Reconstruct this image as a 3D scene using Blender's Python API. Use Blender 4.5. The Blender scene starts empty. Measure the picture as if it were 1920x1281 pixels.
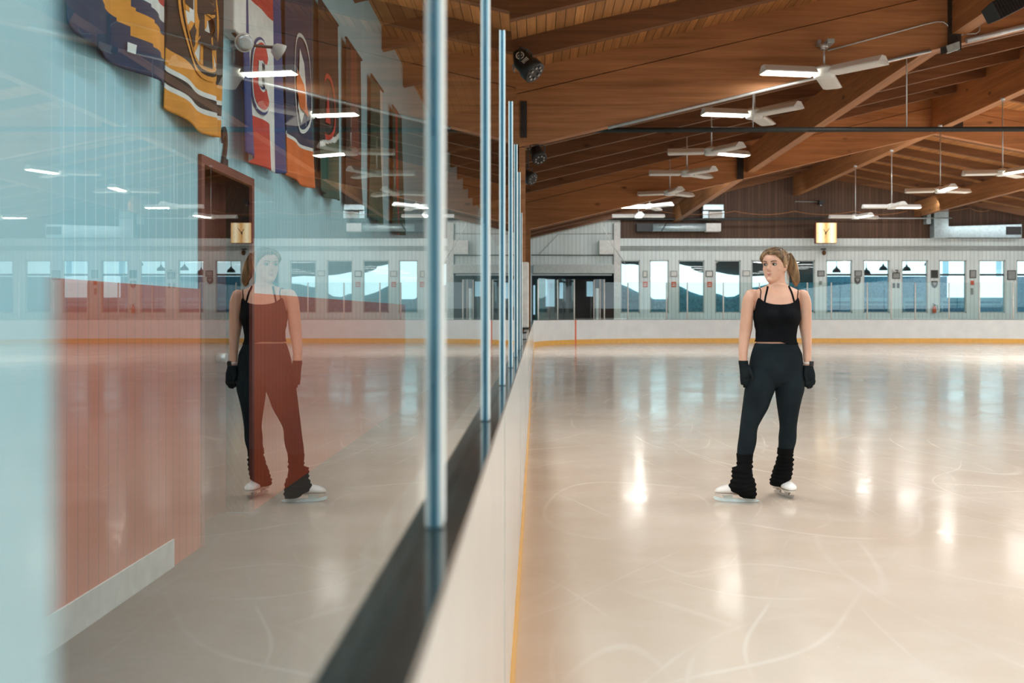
import bpy, bmesh, math, random
from mathutils import Vector, Matrix, noise
from mathutils.bvhtree import BVHTree
random.seed(7)
S = bpy.context.scene
C = S.collection
F, CX, CY, H = 1866.667, 1005.0, 590.0, 1.275      # focal length in pixels, vanishing point, eye height


def at(px, py, Y):
    """a place in the photograph, at depth Y -> metres"""
    return Vector(((px - CX) * Y / F, Y, H - (py - CY) * Y / F))


# ------------------------------------------------------------------ materials
class NT:
    def __init__(s, name):
        s.m = bpy.data.materials.new(name)
        s.m.use_nodes = True
        s.t = s.m.node_tree
        s.t.nodes.clear()
        s.out = s.n('ShaderNodeOutputMaterial')

    def n(s, typ, **kw):
        nd = s.t.nodes.new(typ)
        for k, v in kw.items():
            if k == 'inp':
                for i, val in v.items():
                    if hasattr(val, 'is_output'):
                        s.t.links.new(val, nd.inputs[i])
                    else:
                        nd.inputs[i].default_value = val
            else:
                setattr(nd, k, v)
        return nd

    def link(s, a, b):
        s.t.links.new(a, b)

    def math(s, op, a, b=None, c=None, clamp=False):
        d = {0: a}
        if b is not None: d[1] = b
        if c is not None: d[2] = c
        nd = s.n('ShaderNodeMath', operation=op, inp=d)
        nd.use_clamp = clamp
        return nd.outputs[0]

    def mix(s, fac, a, b, blend='MIX'):
        nd = s.n('ShaderNodeMix', data_type='RGBA', blend_type=blend)
        for sock, v in ((nd.inputs[0], fac), (nd.inputs[6], a), (nd.inputs[7], b)):
            if hasattr(v, 'is_output'):
                s.t.links.new(v, sock)
            else:
                sock.default_value = v if not isinstance(v, tuple) or len(v) == 4 else (*v, 1)
        return nd.outputs[2]

    def coord(s, scale=(1, 1, 1), rot=(0, 0, 0), loc=(0, 0, 0)):
        g = s.n('ShaderNodeTexCoord')
        mp = s.n('ShaderNodeMapping', inp={1: loc, 2: rot, 3: scale})
        s.link(g.outputs['Object'], mp.inputs[0])
        return mp.outputs[0]

    def noise(s, scale=5, detail=3, rough=.5, vec=None, dist=0):
        nd = s.n('ShaderNodeTexNoise', inp={'Scale': scale, 'Detail': detail, 'Roughness': rough, 'Distortion': dist})
        if vec is not None: s.link(vec, nd.inputs['Vector'])
        return nd.outputs[0]

    def ramp(s, fac, p0, p1, a=0.0, b=1.0):
        nd = s.n('ShaderNodeMapRange', inp={0: fac, 1: p0, 2: p1, 3: a, 4: b})
        return nd.outputs[0]

    def bsdf(s, color, rough=.5, metal=0, spec=.5, bump=None, bstr=.2, bdist=.01, coat=0):
        b = s.n('ShaderNodeBsdfPrincipled')
        for k, v in (('Base Color', color), ('Roughness', rough), ('Metallic', metal), ('Specular IOR Level', spec), ('Coat Weight', coat)):
            if hasattr(v, 'is_output'):
                s.link(v, b.inputs[k])
            else:
                b.inputs[k].default_value = v if not isinstance(v, tuple) or len(v) == 4 else (*v, 1)
        if bump is not None:
            bp = s.n('ShaderNodeBump', inp={'Strength': bstr, 'Distance': bdist})
            s.link(bump, bp.inputs['Height'])
            s.link(bp.outputs[0], b.inputs['Normal'])
        s.link(b.outputs[0], s.out.inputs[0])
        return b


def plain(name, col, rough=.5, metal=0, spec=.5, var=.12, scale=8, emit=0, ecol=None, bump=0):
    t = NT(name)
    ns = t.noise(scale, 3, .55, t.coord())
    f = t.ramp(ns, .3, .7)
    dark = tuple(c * (1 - var) for c in col)
    light = tuple(min(1, c * (1 + var)) for c in col)
    b = t.bsdf(t.mix(f, dark, light), rough, metal, spec, bump=ns if bump else None, bstr=bump)
    if emit:
        b.inputs['Emission Color'].default_value = (*(ecol or col), 1)
        b.inputs['Emission Strength'].default_value = emit
    return t.m


def wood(name, dark, light, stretch, rough=.55, seam=0.6, seam_axis=None, seam_w=.13, knots=True):
    """stretch: mapping scale, small along the grain.  seam_axis: plank seams every seam_w metres along that axis"""
    t = NT(name)
    v = t.coord(stretch)
    g = t.noise(1.0, 5, .6, v, .6)
    fine = t.noise(5.0, 3, .6, v)
    big = t.noise(.35, 2, .5, t.coord())
    f = t.math('ADD', t.math('MULTIPLY', g, .55), t.math('MULTIPLY', fine, .25))
    f = t.math('ADD', f, t.math('MULTIPLY', big, .3))
    col = t.mix(t.ramp(f, .38, .74), dark, light)
    if knots:
        vo = t.n('ShaderNodeTexVoronoi', inp={'Scale': 1.0})
        t.link(t.coord(tuple(max(.9, x * .22) for x in stretch)), vo.inputs['Vector'])
        col = t.mix(t.ramp(vo.outputs['Distance'], .04, .12, .75, 0), col, tuple(c * .25 for c in dark))
    if seam_axis is not None:
        sx = t.n('ShaderNodeSeparateXYZ')
        t.link(t.coord(), sx.inputs[0])
        q = t.math('DIVIDE', sx.outputs[seam_axis], seam_w)
        wn = t.n('ShaderNodeTexWhiteNoise', noise_dimensions='1D')
        t.link(t.math('FLOOR', q), wn.inputs['W'])
        col = t.mix(t.math('MULTIPLY', wn.outputs[0], .45), col, tuple(c * .45 for c in dark))
        fr = t.math('FRACT', q)
        line = t.math('LESS_THAN', fr, .09)
        col = t.mix(t.math('MULTIPLY', line, seam), col, tuple(c * .15 for c in dark))
    t.bsdf(col, rough, spec=.3, bump=fine, bstr=.15)
    return t.m


def tongue(name, base, line, axis, pitch, lw=.1, rough=.5, var=.08):
    """painted vertical boards: a groove line every pitch metres along axis"""
    t = NT(name)
    sx = t.n('ShaderNodeSeparateXYZ')
    t.link(t.coord(), sx.inputs[0])
    fr = t.math('FRACT', t.math('DIVIDE', sx.outputs[axis], pitch))
    ln = t.math('LESS_THAN', fr, lw)
    ns = t.noise(2.2, 4, .6, t.coord((1, 1, .3)))
    col = t.mix(t.ramp(ns, .3, .7), tuple(c * (1 - var) for c in base), tuple(c * (1 + var) for c in base))
    col = t.mix(ln, col, line)
    t.bsdf(col, rough, bump=ln, bstr=-.3, bdist=.004)
    return t.m


def glass_mat(name, tint, gain=1.0, wavy=0):
    """clear pane: Fresnel mirror of both faces on the outer side, tinted see-through otherwise"""
    t = NT(name)
    fr = t.n('ShaderNodeFresnel', inp={0: 1.5})
    R = fr.outputs[0]
    k = t.math('DIVIDE', t.math('MULTIPLY', R, 2.0), t.math('ADD', R, 1.0))
    k = t.math('MULTIPLY', k, gain, clamp=True)
    g = t.n('ShaderNodeNewGeometry')
    k = t.math('MULTIPLY', k, t.math('SUBTRACT', 1.0, g.outputs['Backfacing']))
    tr = t.n('ShaderNodeBsdfTransparent', inp={0: (*tint, 1)})
    gl = t.n('ShaderNodeBsdfGlossy', inp={'Color': (.97, .985, .985, 1), 'Roughness': 0.0})
    if wavy:
        ns = t.noise(.9, 2, .5, t.coord())
        bp = t.n('ShaderNodeBump', inp={'Strength': wavy, 'Distance': .01})
        t.link(ns, bp.inputs['Height'])
        t.link(bp.outputs[0], gl.inputs['Normal'])
    mx = t.n('ShaderNodeMixShader')
    t.link(k, mx.inputs[0]); t.link(tr.outputs[0], mx.inputs[1]); t.link(gl.outputs[0], mx.inputs[2])
    t.link(mx.outputs[0], t.out.inputs[0])
    return t.m


def ice_mat():
    t = NT('ice')
    co = t.coord()
    big = t.noise(.45, 3, .5, co)
    mid = t.noise(2.0, 4, .6, co)
    col = t.mix(t.ramp(big, .3, .7), (.57, .465, .375), (.69, .60, .515))
    col = t.mix(t.ramp(mid, .45, .75, 0, .35), col, (.74, .68, .61))
    # long skate cuts: thin contour lines of slow, stretched noise at several directions
    cuts = None
    for sc, rot, w, seed in ((.20, .35, .0011, 3), (.26, 1.25, .0012, 7), (.16, 2.3, .0009, 11), (.34, 2.9, .0016, 19), (.22, .9, .0011, 23), (.3, 1.9, .0013, 29), (.5, .1, .002, 31)):
        v = t.coord((1, .4, 1), (0, 0, rot), (seed, seed * .7, 0))
        c = None
        ns = t.noise(sc, 1.2, .4, v)
        for lev in (.38, .46, .53, .61):
            e = t.ramp(t.math('ABSOLUTE', t.math('SUBTRACT', ns, lev)), w * .3, w * 1.3, 1, 0)
            c = e if c is None else t.math('MAXIMUM', c, e)
        msk = t.ramp(t.noise(.7, 3, .6, t.coord((1, 1, 1), (0, 0, 0), (seed * 1.3, seed * 2.1, 0))), .48, .66)
        c = t.math('MULTIPLY', c, msk)
        cuts = c if cuts is None else t.math('MAXIMUM', cuts, c)
    # shaved snow: fine specks gathered in patches
    sp = t.ramp(t.noise(46, 3, .75, co), .60, .72)
    patch = t.ramp(t.noise(.8, 3, .6, t.coord((1, .8, 1), (0, 0, .3), (2.2, 5.1, 0))), .50, .66)
    snow = t.math('MULTIPLY', sp, patch)
    sp2 = t.ramp(t.noise(120, 2, .6, co), .68, .78, 0, .5)
    white = t.math('MAXIMUM', t.math('MULTIPLY', cuts, .2), t.math('MULTIPLY', t.math('MAXIMUM', snow, sp2), .5))
    col = t.mix(white, col, (.88, .86, .82))
    rough = t.math('ADD', t.ramp(t.noise(1.1, 4, .6, t.coord((1, .5, 1))), .3, .7, .10, .19), t.math('MULTIPLY', white, .5))
    b1 = t.noise(2.6, 3, .55, t.coord((1, .75, 1)))
    b2 = t.noise(11, 2, .5, co)
    bh = t.math('ADD', t.math('MULTIPLY', b1, 1.0), t.math('MULTIPLY', b2, .12))
    b = t.bsdf(col, rough, spec=.5, bump=bh, bstr=.15, bdist=.02)
    b.inputs['IOR'].default_value = 1.31
    return t.m


M = {}
M['ice'] = ice_mat()
M['glass'] = glass_mat('shield_glass', (.90, .955, .96), .93)
M['glass_far'] = glass_mat('far_shield_glass', (.93, .98, .975), 1.0)
M['window_glass'] = glass_mat('window_glass', (.86, .96, .97), 1.0, .12)
M['deck'] = wood('roof_planks', (.33, .145, .05), (.74, .36, .135), (14, .5, 14), seam_axis=0, seam_w=.13, seam=.85, knots=False)
M['beam'] = wood('beam_wood', (.27, .115, .048), (.62, .285, .12), (.35, 9, 9))
M['rafter'] = wood('rafter_wood', (.105, .047, .022), (.25, .112, .049), (.35, 9, 9))
M['girder'] = wood('girder_wood', (.23, .10, .04), (.56, .255, .10), (9, .35, 9))
M['brown_wall'] = wood('brown_wall_boards', (.095, .052, .033), (.19, .102, .064), (7, 7, .4), seam_axis=0, seam_w=.16, seam=.7, knots=False)
M['white_wall'] = tongue('white_painted_boards', (.82, .90, .90), (.56, .63, .63), 0, .19, .12)
M['left_wall'] = tongue('pale_wall_boards', (.42, .76, .88), (.66, .93, 1.0), 1, .095, .09)
M['red_boards'] = tongue('red_wainscot_boards', (.52, .085, .030), (.36, .055, .022), 1, .095, .10)
M['white'] = plain('white_paint', (.78, .78, .75), .4)
M['grey_white'] = plain('grey_white_paint', (.55, .58, .56), .5)
M['board'] = plain('board_plastic', (.78, .79, .78), .16, spec=.5, var=.04, scale=3)
M['board_far'] = plain('far_board_plastic', (.76, .785, .79), .35, var=.05, scale=2)
M['cap'] = plain('ledge_plastic', (.022, .026, .024), .12, var=.2)
M['kick'] = plain('yellow_kick', (.80, .44, .10), .35, var=.08)
M['redline'] = plain('red_line', (.75, .16, .07), .4)
M['alu'] = plain('pale_aluminium', (.86, .96, 1.0), .5, metal=.0, var=.05)
M['post_blue'] = plain('blue_post_edge', (.22, .56, .74), .4)
M['seal'] = plain('blue_seal', (.006, .07, .15), .3)
M['post_white'] = plain('pale_post_paint', (.47, .72, .84), .35, var=.03)
M['black'] = plain('black_plastic', (.014, .015, .016), .45)
M['dark_metal'] = plain('dark_metal', (.035, .036, .038), .45, metal=.3)
M['dark_plate'] = plain('dark_steel_plate', (.03, .02, .016), .6)
M['pipe_dark'] = plain('dark_pipe', (.045, .05, .05), .4, metal=.2)
M['silver'] = plain('galvanised_steel', (.62, .66, .68), .35, metal=.6)
M['duct'] = plain('duct_steel', (.55, .68, .72), .3, metal=.45)
M['fan_white'] = plain('white_enamel', (.80, .84, .84), .35, var=.04)
M['fan_grey'] = plain('grey_enamel', (.55, .58, .58), .4)
M['lens'] = plain('frosted_lens', (.75, .76, .74), .4, var=.04)
M['lit'] = plain('lit_lens', (1, .93, .78), .4, emit=7, ecol=(1, .90, .72), var=.02)
M['door_red'] = wood('red_brown_door', (.13, .035, .022), (.22, .06, .04), (6, 6, .5))
M['door_frame'] = plain('red_brown_frame', (.23, .055, .035), .45)
M['rubber'] = plain('dark_rubber', (.020, .024, .020), .7, var=.3, scale=20)
M['shade_floor'] = plain('lobby_floor', (.2, .3, .34), .5)
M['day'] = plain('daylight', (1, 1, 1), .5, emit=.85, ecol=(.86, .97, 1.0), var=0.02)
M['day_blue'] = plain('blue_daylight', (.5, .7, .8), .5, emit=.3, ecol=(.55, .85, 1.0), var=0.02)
M['teal'] = plain('teal_panel', (.10, .27, .33), .45, var=.35, scale=9)
M['blue_panel'] = plain('frosted_blue_panel', (.13, .32, .44), .5, var=.45, scale=22)
M['blue_band'] = plain('pale_blue_bench', (.28, .52, .62), .5)
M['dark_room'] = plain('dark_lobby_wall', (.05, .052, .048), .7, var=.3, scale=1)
M['paper'] = plain('paper_notice', (.82, .82, .78), .6)
M['red_sign'] = plain('red_sign', (.75, .13, .06), .5)
M['dark_sign'] = plain('dark_plaque', (.07, .065, .06), .5)
M['grey_sign'] = plain('grey_plaque', (.35, .36, .35), .5)
M['navy'] = plain('navy_cloth', (.018, .045, .10), .8)
M['black_cloth'] = plain('black_cloth', (.022, .024, .022), .85)
M['orange_cloth'] = plain('orange_cloth', (.80, .33, .045), .8)
M['red_cloth'] = plain('red_cloth', (.60, .055, .04), .8)
M['white_cloth'] = plain('white_cloth', (.78, .80, .78), .8)
M['blue_cloth'] = plain('blue_cloth', (.02, .06, .22), .8)
M['green_cloth'] = plain('green_cloth', (.03, .10, .07), .8)
M['vermilion'] = plain('vermilion_cloth', (.75, .17, .035), .8)


# ------------------------------------------------------------------ mesh building
class MB:
    def __init__(s):
        s.v, s.f, s.m, s.sm = [], [], [], []

    def add(s, vs, fs, m=0, smooth=False):
        o = len(s.v)
        s.v += [tuple(v) for v in vs]
        for f in fs:
            s.f.append([i + o for i in f]); s.m.append(m); s.sm.append(smooth)
        return s

    def box(s, x0, x1, y0, y1, z0, z1, m=0):
        x0, x1 = sorted((x0, x1)); y0, y1 = sorted((y0, y1)); z0, z1 = sorted((z0, z1))
        return s.hexa([(x0, y0, z0), (x1, y0, z0), (x1, y1, z0), (x0, y1, z0), (x0, y0, z1), (x1, y0, z1), (x1, y1, z1), (x0, y1, z1)], m)

    def hexa(s, p, m=0):
        return s.add(p, [(0, 3, 2, 1), (4, 5, 6, 7), (0, 1, 5, 4), (1, 2, 6, 5), (2, 3, 7, 6), (3, 0, 4, 7)], m)

    def prism(s, poly, y0, y1, m=0):
        """poly in (x, z), extruded along y"""
        n = len(poly)
        a = sum(poly[i][0] * poly[(i + 1) % n][1] - poly[(i + 1) % n][0] * poly[i][1] for i in range(n))
        if a < 0: poly = poly[::-1]
        vs = [(x, y0, z) for x, z in poly] + [(x, y1, z) for x, z in poly]
        fs = [tuple(range(n)), tuple(range(2 * n - 1, n - 1, -1))]
        fs += [(i, i + n, (i + 1) % n + n, (i + 1) % n) for i in range(n)]
        return s.add(vs, fs, m)

    def tube(s, pts, r, n=8, m=0, caps=True):
        pts = [Vector(p) for p in pts]
        rs = r if isinstance(r, (list, tuple)) else [r] * len(pts)
        rings = []
        up = None
        for i, p in enumerate(pts):
            t = (pts[min(i + 1, len(pts) - 1)] - pts[max(i - 1, 0)]).normalized()
            if up is None:
                up = Vector((0, 0, 1)) if abs(t.z) < .9 else Vector((1, 0, 0))
            a = t.cross(up).normalized()
            b = a.cross(t).normalized()
            up = b
            rings.append([p + (a * math.cos(k * 2 * math.pi / n) + b * math.sin(k * 2 * math.pi / n)) * rs[i] for k in range(n)])
        return s.rings(rings, m, caps)

    def rings(s, rings, m=0, caps=True, smooth=True):
        n = len(rings[0])
        vs = [p for r in rings for p in r]
        fs = []
        for i in range(len(rings) - 1):
            for k in range(n):
                fs.append((i * n + k, i * n + (k + 1) % n, (i + 1) * n + (k + 1) % n, (i + 1) * n + k))
        s.add(vs, fs, m, smooth)
        if caps:
            o = len(s.v) - len(vs)
            for f in (list(range(n))[::-1], [(len(rings) - 1) * n + k for k in range(n)]):
                s.f.append([i + o for i in f]); s.m.append(m); s.sm.append(False)
        return s

    def ell(s, c, r, n=16, k=10, m=0):
        rings = []
        for i in range(k + 1):
            a = math.pi * (i / k * .98 + .01)
            rings.append([(c[0] + r[0] * math.sin(a) * math.cos(2 * math.pi * j / n), c[1] + r[1] * math.sin(a) * math.sin(2 * math.pi * j / n), c[2] - r[2] * math.cos(a)) for j in range(n)])
        return s.rings(rings, m)

    def cyl(s, p0, p1, r, n=16, m=0, r1=None):
        return s.tube([p0, p1], [r, r if r1 is None else r1], n, m)

    def build(s, name, mats, parent=None, fix=True):
        off = Vector((0, 0, 0))
        p = parent
        while p is not None:
            off = off + Vector(p.location); p = p.parent
        me = bpy.data.meshes.new(name)
        me.from_pydata([tuple(Vector(v) - off) for v in s.v], [], s.f)
        for mt in (mats if isinstance(mats, (list, tuple)) else [mats]):
            me.materials.append(mt if not isinstance(mt, str) else M[mt])
        me.polygons.foreach_set('material_index', s.m)
        me.polygons.foreach_set('use_smooth', s.sm)
        if fix:
            bm = bmesh.new(); bm.from_mesh(me)
            bmesh.ops.recalc_face_normals(bm, faces=bm.faces)
            bm.to_mesh(me); bm.free()
        me.update()
        o = bpy.data.objects.new(name, me)
        C.objects.link(o)
        if parent is not None: o.parent = parent
        return o


def tag(o, label=None, cat=None, group=None, kind=None):
    if label: o['label'] = label
    if cat: o['category'] = cat
    if group: o['group'] = group
    if kind: o['kind'] = kind
    return o


def thing(name, label, cat, loc=(0, 0, 0), group=None, kind=None):
    o = bpy.data.objects.new(name, None)
    o.location = loc
    o.empty_display_size = .1
    C.objects.link(o)
    return tag(o, label, cat, group, kind)


def struct(mb, name, mats, label=None, parent=None, fix=True):
    o = mb.build(name, mats, parent, fix)
    if parent is None: tag(o, label, None, None, 'structure')
    return o


def bevel(o, w=.004, seg=2):
    md = o.modifiers.new('edge', 'BEVEL'); md.width = w; md.segments = seg; md.limit_method = 'ANGLE'
    return o


def text_mesh(body, size, extrude=.002, offset=0.0):
    cu = bpy.data.curves.new('glyph', 'FONT')
    cu.body = body; cu.size = size; cu.extrude = extrude; cu.offset = offset
    cu.align_x = 'CENTER'; cu.align_y = 'CENTER'
    ob = bpy.data.objects.new('glyph', cu)
    C.objects.link(ob)
    dg = bpy.context.evaluated_depsgraph_get()
    me = bpy.data.meshes.new_from_object(ob.evaluated_get(dg))
    vs = [v.co.copy() for v in me.vertices]
    fs = [tuple(p.vertices) for p in me.polygons]
    bpy.data.objects.remove(ob); bpy.data.meshes.remove(me); bpy.data.curves.remove(cu)
    return vs, fs

# ------------------------------------------------------------------ the hall
XR, XW, XE = 12.4, -1.85, 24.9            # ridge, side wall, far boards
YE, YW, YB = 45.5, 47.5, -16.0            # end boards, end wall, back wall
HB = 1.05                                 # height of the boards
XF, XG = -.077, -.107                     # board face, front of the glass


def zr(x, d=0.0):
    return 5.175 + .235 * min(x, XR) - .19 * max(0, x - XR) - d


def slab(mb, x0, x1, y0, y1, d0, d1, m=0):
    """a member that follows the roof slope between depths d0 and d1 below the planks"""
    if x0 < XR < x1:
        slab(mb, x0, XR, y0, y1, d0, d1, m)
        return slab(mb, XR, x1, y0, y1, d0, d1, m)
    za, zb = (zr(x0), zr(x1)) if x1 <= XR else (zr(max(x0, XR + 1e-4)), zr(x1))
    return mb.hexa([(x0, y0, za - d1), (x1, y0, zb - d1), (x1, y1, zb - d1), (x0, y1, za - d1),
                    (x0, y0, za - d0), (x1, y0, zb - d0), (x1, y1, zb - d0), (x0, y1, za - d0)], m)


mb = MB(); mb.box(-.09, 25.2, YB, 46.2, -.06, 0)
struct(mb, 'floor', 'ice', 'pale scratched ice of the rink')
mb = MB(); mb.box(-2.1, -.165, YB, YW, -.06, -.002); mb.box(-.165, 27, 46.2, YW, -.06, -.002)
struct(mb, 'floor_walkway', 'rubber', 'dark rubber walkway behind the glass')
mb = MB(); slab(mb, -2.4, 27.2, YB - .2, YW + .3, -.08, 0)
struct(mb, 'ceiling', 'deck', 'brown plank roof deck')
mb = MB(); mb.box(27, 27.2, YB, YW, -.06, 5.25)
struct(mb, 'wall_right', 'brown_wall')
mb = MB(); mb.prism([(-2.3, -.06), (27, -.06), (27, zr(27)), (XR, zr(XR)), (-2.3, zr(-2.3))], YB - .2, YB)
struct(mb, 'wall_back', 'brown_wall')

# rafters, big beams, girders: one object each
for i in range(22):
    y = 8.2 + 1.9 * i
    if i in (4, 12) or y > 47: continue
    mb = MB(); slab(mb, -2.2, 27, y - .07, y + .07, 0, .285)
    struct(mb, 'rafter_beam', 'rafter', 'dark brown rafter under the roof planks')
for y, t in ((15.8, 'deep brown glued timber beam carrying the conduit'), (31.0, 'deep brown glued timber beam further down the rink')):
    mb = MB(); slab(mb, -.45, 25.3, y - .11, y + .11, 0, .345); slab(mb, -.45, 25.3, y - .125, y + .125, .36, 1.2)
    struct(mb, 'roof_beam', 'beam', t)
    mb = MB(); mb.box(-.42, -.17, y - .12, y + .12, -.002, zr(-.3) - 1.2)
    struct(mb, 'support_column', 'beam', 'brown timber column at the end of a roof beam')
bays = ((YB, 15.66), (15.94, 30.86), (31.14, YW))
for gx, d0, d1, w in ((6.64, .34, 1.06, .12), (XR, .1, 1.14, .14), (2 * XR - 6.64, .34, 1.06, .12)):
    for y0, y1 in bays:
        mb = MB(); mb.box(gx - w, gx + w, y0, y1, zr(gx) - d1, zr(gx) - d0)
        struct(mb, 'girder_beam', 'girder', 'brown longitudinal timber girder under the roof')

# end wall
def xq(px, Y=YW): return (px - CX) * Y / F
def zq(py, Y=YW): return H - (py - CY) * Y / F
WZ0, WZ1, WT = zq(587), zq(488), zq(447)
win = [(1163.5, 1200), (1218, 1254), (1272, 1321), (1340.5, 1389), (1409, 1458), (1478, 1528), (1549, 1598), (1619, 1668),
       (1690.6, 1740), (1761, 1812), (1835.5, 1885), (1906, 1955), (1977, 2026)]
xs = [(xq(a), xq(b)) for a, b in win]
dx0, dx1, dz = xq(997), xq(1153), zq(513)
mb = MB()
XB = xq(1158)
mb.prism([(-2.3, 0), (dx0, 0), (dx0, zr(dx0)), (-2.3, zr(-2.3))], YW, YW + .2)
mb.prism([(dx0, dz), (dx1, dz), (dx1, zr(dx1)), (dx0, zr(dx0))], YW, YW + .2)
mb.prism([(dx1, 0), (xs[0][0], 0), (xs[0][0], zr(xs[0][0])), (dx1, zr(dx1))], YW, YW + .2)
mb.box(xs[0][0], 27, YW, YW + .2, 0, WZ0)
mb.box(xs[0][0], 27, YW, YW + .2, WZ1, WT)
edges = [xs[0][0]] + [v for p in xs for v in p] + [27]
for a, b in zip(edges[2::2], edges[3::2]):
    mb.box(a, b, YW, YW + .2, WZ0, WZ1)
struct(mb, 'wall_end', 'white_wall', 'white boarded end wall with tall windows')
mb = MB()
mb.prism([(xs[0][0], WT), (27, WT), (27, zr(27)), (XR, zr(XR)), (xs[0][0], zr(xs[0][0]))], YW - .03, YW + .2)
struct(mb, 'wall_end_gable', 'brown_wall', 'dark brown boarded gable above the white end wall')
mb = MB(); mb.box(xq(1151), xq(1162.5), YW - .12, YW - .001, 0, zr(3.6) - .36)
struct(mb, 'trim_pilaster', 'white', 'white pilaster beside the doorway')
mb = MB(); mb.box(xq(1000), xq(1151), YW - .35, YW - .001, zq(513), zq(497)); mb.box(xq(997), xq(1147), YW - .12, YW - .001, zq(517), zq(514), 0)
struct(mb, 'trim_shutter_box', 'grey_white', 'pale roller shutter housing above the doorway')
for py in (462.5, 465.8, 469):
    mb = MB(); mb.cyl((xq(1160), YW - .05, zq(py)), (26.5, YW - .05, zq(py)), .028, 8)
    o = struct(mb, 'trim_pipe', 'grey_white', 'thin grey pipe along the top of the white end wall')

for i, (a, b) in enumerate(xs):
    w = MB()
    for box in ((a, a + .05, WZ0, WZ1), (b - .05, b, WZ0, WZ1), (a, b, WZ0, WZ0 + .05), (a, b, WZ1 - .05, WZ1)):
        w.box(box[0], box[1], YW + .02, YW + .16, box[2], box[3])
    fr = struct(w, 'window_%d' % (i + 1), 'grey_white', 'tall end wall window')
    p = MB(); p.box(a + .05, b - .05, YW + .08, YW + .09, WZ0 + .05, WZ1 - .05)
    p.build('pane', 'window_glass', fr)
    if i >= 6:
        t = MB(); t.box(a + .05, b - .05, YW + .04, YW + .15, zq(517), zq(513.5))
        t.build('transom', 'dark_metal', fr)

# lobby behind the windows
YL = 50.0
mb = MB(); mb.box(-2.3, 27, YW + .2, YL + 2.5, -.06, 0)
struct(mb, 'floor_lobby', 'shade_floor')
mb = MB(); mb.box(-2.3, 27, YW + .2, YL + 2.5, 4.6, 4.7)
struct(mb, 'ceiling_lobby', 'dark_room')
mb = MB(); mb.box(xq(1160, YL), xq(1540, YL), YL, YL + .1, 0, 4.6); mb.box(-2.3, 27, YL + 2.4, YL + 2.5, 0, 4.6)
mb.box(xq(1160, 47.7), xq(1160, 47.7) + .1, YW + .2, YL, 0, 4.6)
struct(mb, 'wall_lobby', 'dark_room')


def lobby_poly(name, mat, poly, Y, label=None, th=.06):
    mb = MB(); mb.prism([(xq(x, Y), zq(y, Y)) for x, y in poly], Y - th, Y)
    o = mb.build(name, mat)
    tag(o, label, None, None, 'structure')
    return o


def rrect(x0, x1, y0, y1, r):
    out = []
    for cx, cy, a0 in ((x1 - r, y0 + r, -90), (x1 - r, y1 - r, 0), (x0 + r, y1 - r, 90), (x0 + r, y0 + r, 180)):
        for k in range(5):
            a = math.radians(a0 + 22.5 * k)
            out.append((cx + r * math.cos(a), cy + r * math.sin(a)))
    return out


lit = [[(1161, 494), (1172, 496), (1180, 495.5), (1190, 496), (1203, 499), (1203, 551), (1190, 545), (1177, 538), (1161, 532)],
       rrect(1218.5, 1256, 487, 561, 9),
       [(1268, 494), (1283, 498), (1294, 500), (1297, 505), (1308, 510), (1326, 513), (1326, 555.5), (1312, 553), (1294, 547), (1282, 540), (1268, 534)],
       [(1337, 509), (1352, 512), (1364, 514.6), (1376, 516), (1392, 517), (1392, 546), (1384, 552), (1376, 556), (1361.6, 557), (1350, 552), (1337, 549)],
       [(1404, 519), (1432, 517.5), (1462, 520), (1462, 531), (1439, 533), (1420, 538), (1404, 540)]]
for i, p in enumerate(lit):  # reflections in the end windows, painted as glowing shapes behind them
    lobby_poly('window_%d' % (21 + i), 'day', p, YL - .12, 'bright daylit opening in the lobby behind the end windows')  # not windows: glowing stand-ins for reflections
lobby_poly('trim_21', 'teal', [(1161, 530), (1540, 530), (1540, 600), (1161, 600)], YL - .03, None, .02)
# brighter lobby to the right: pale glazing above, frosted blue screen below
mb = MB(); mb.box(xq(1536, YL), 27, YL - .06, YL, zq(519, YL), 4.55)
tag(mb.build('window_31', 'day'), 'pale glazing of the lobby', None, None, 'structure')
mb = MB(); mb.box(xq(1536, YL), xq(1764, YL), YL - .3, YL - .2, 0, zq(519, YL))
tag(mb.build('trim_31', 'blue_panel'), 'frosted blue screen in the lobby', None, None, 'structure')
mb = MB(); mb.box(xq(1775, YL), xq(1893, YL), YL - .08, YL, zq(564, YL), zq(519, YL))  # bright reflection in the panes, built as a glowing sheet
tag(mb.build('window_32', 'day'), 'bright lower glazing of the lobby', None, None, 'structure')  # not a window: glowing stand-in for a reflection
mb = MB(); mb.box(xq(1764, YL), 27.0, YL - .06, YL, 0, zq(519, YL))
tag(mb.build('trim_32', 'blue_panel'), 'blue lobby screen', None, None, 'structure')
for a, b in ((1766, 1777), (1866, 1876)):
    mb = MB(); mb.box(xq(a, YL), xq(b, YL), YL - .12, YL - .01, zq(519, YL), zq(486, YL))
    tag(mb.build('trim_33', 'day_blue'), None, None, None, 'structure')
lob = bpy.data.lights.new('lobby_daylight', 'AREA'); lob.shape = 'RECTANGLE'; lob.size = 20; lob.size_y = 1.2
lob.color = (.62, .9, 1); lob.energy = 70
lo = bpy.data.objects.new('lobby_daylight', lob); lo.location = (15, 48.9, 4.5); C.objects.link(lo)
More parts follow.
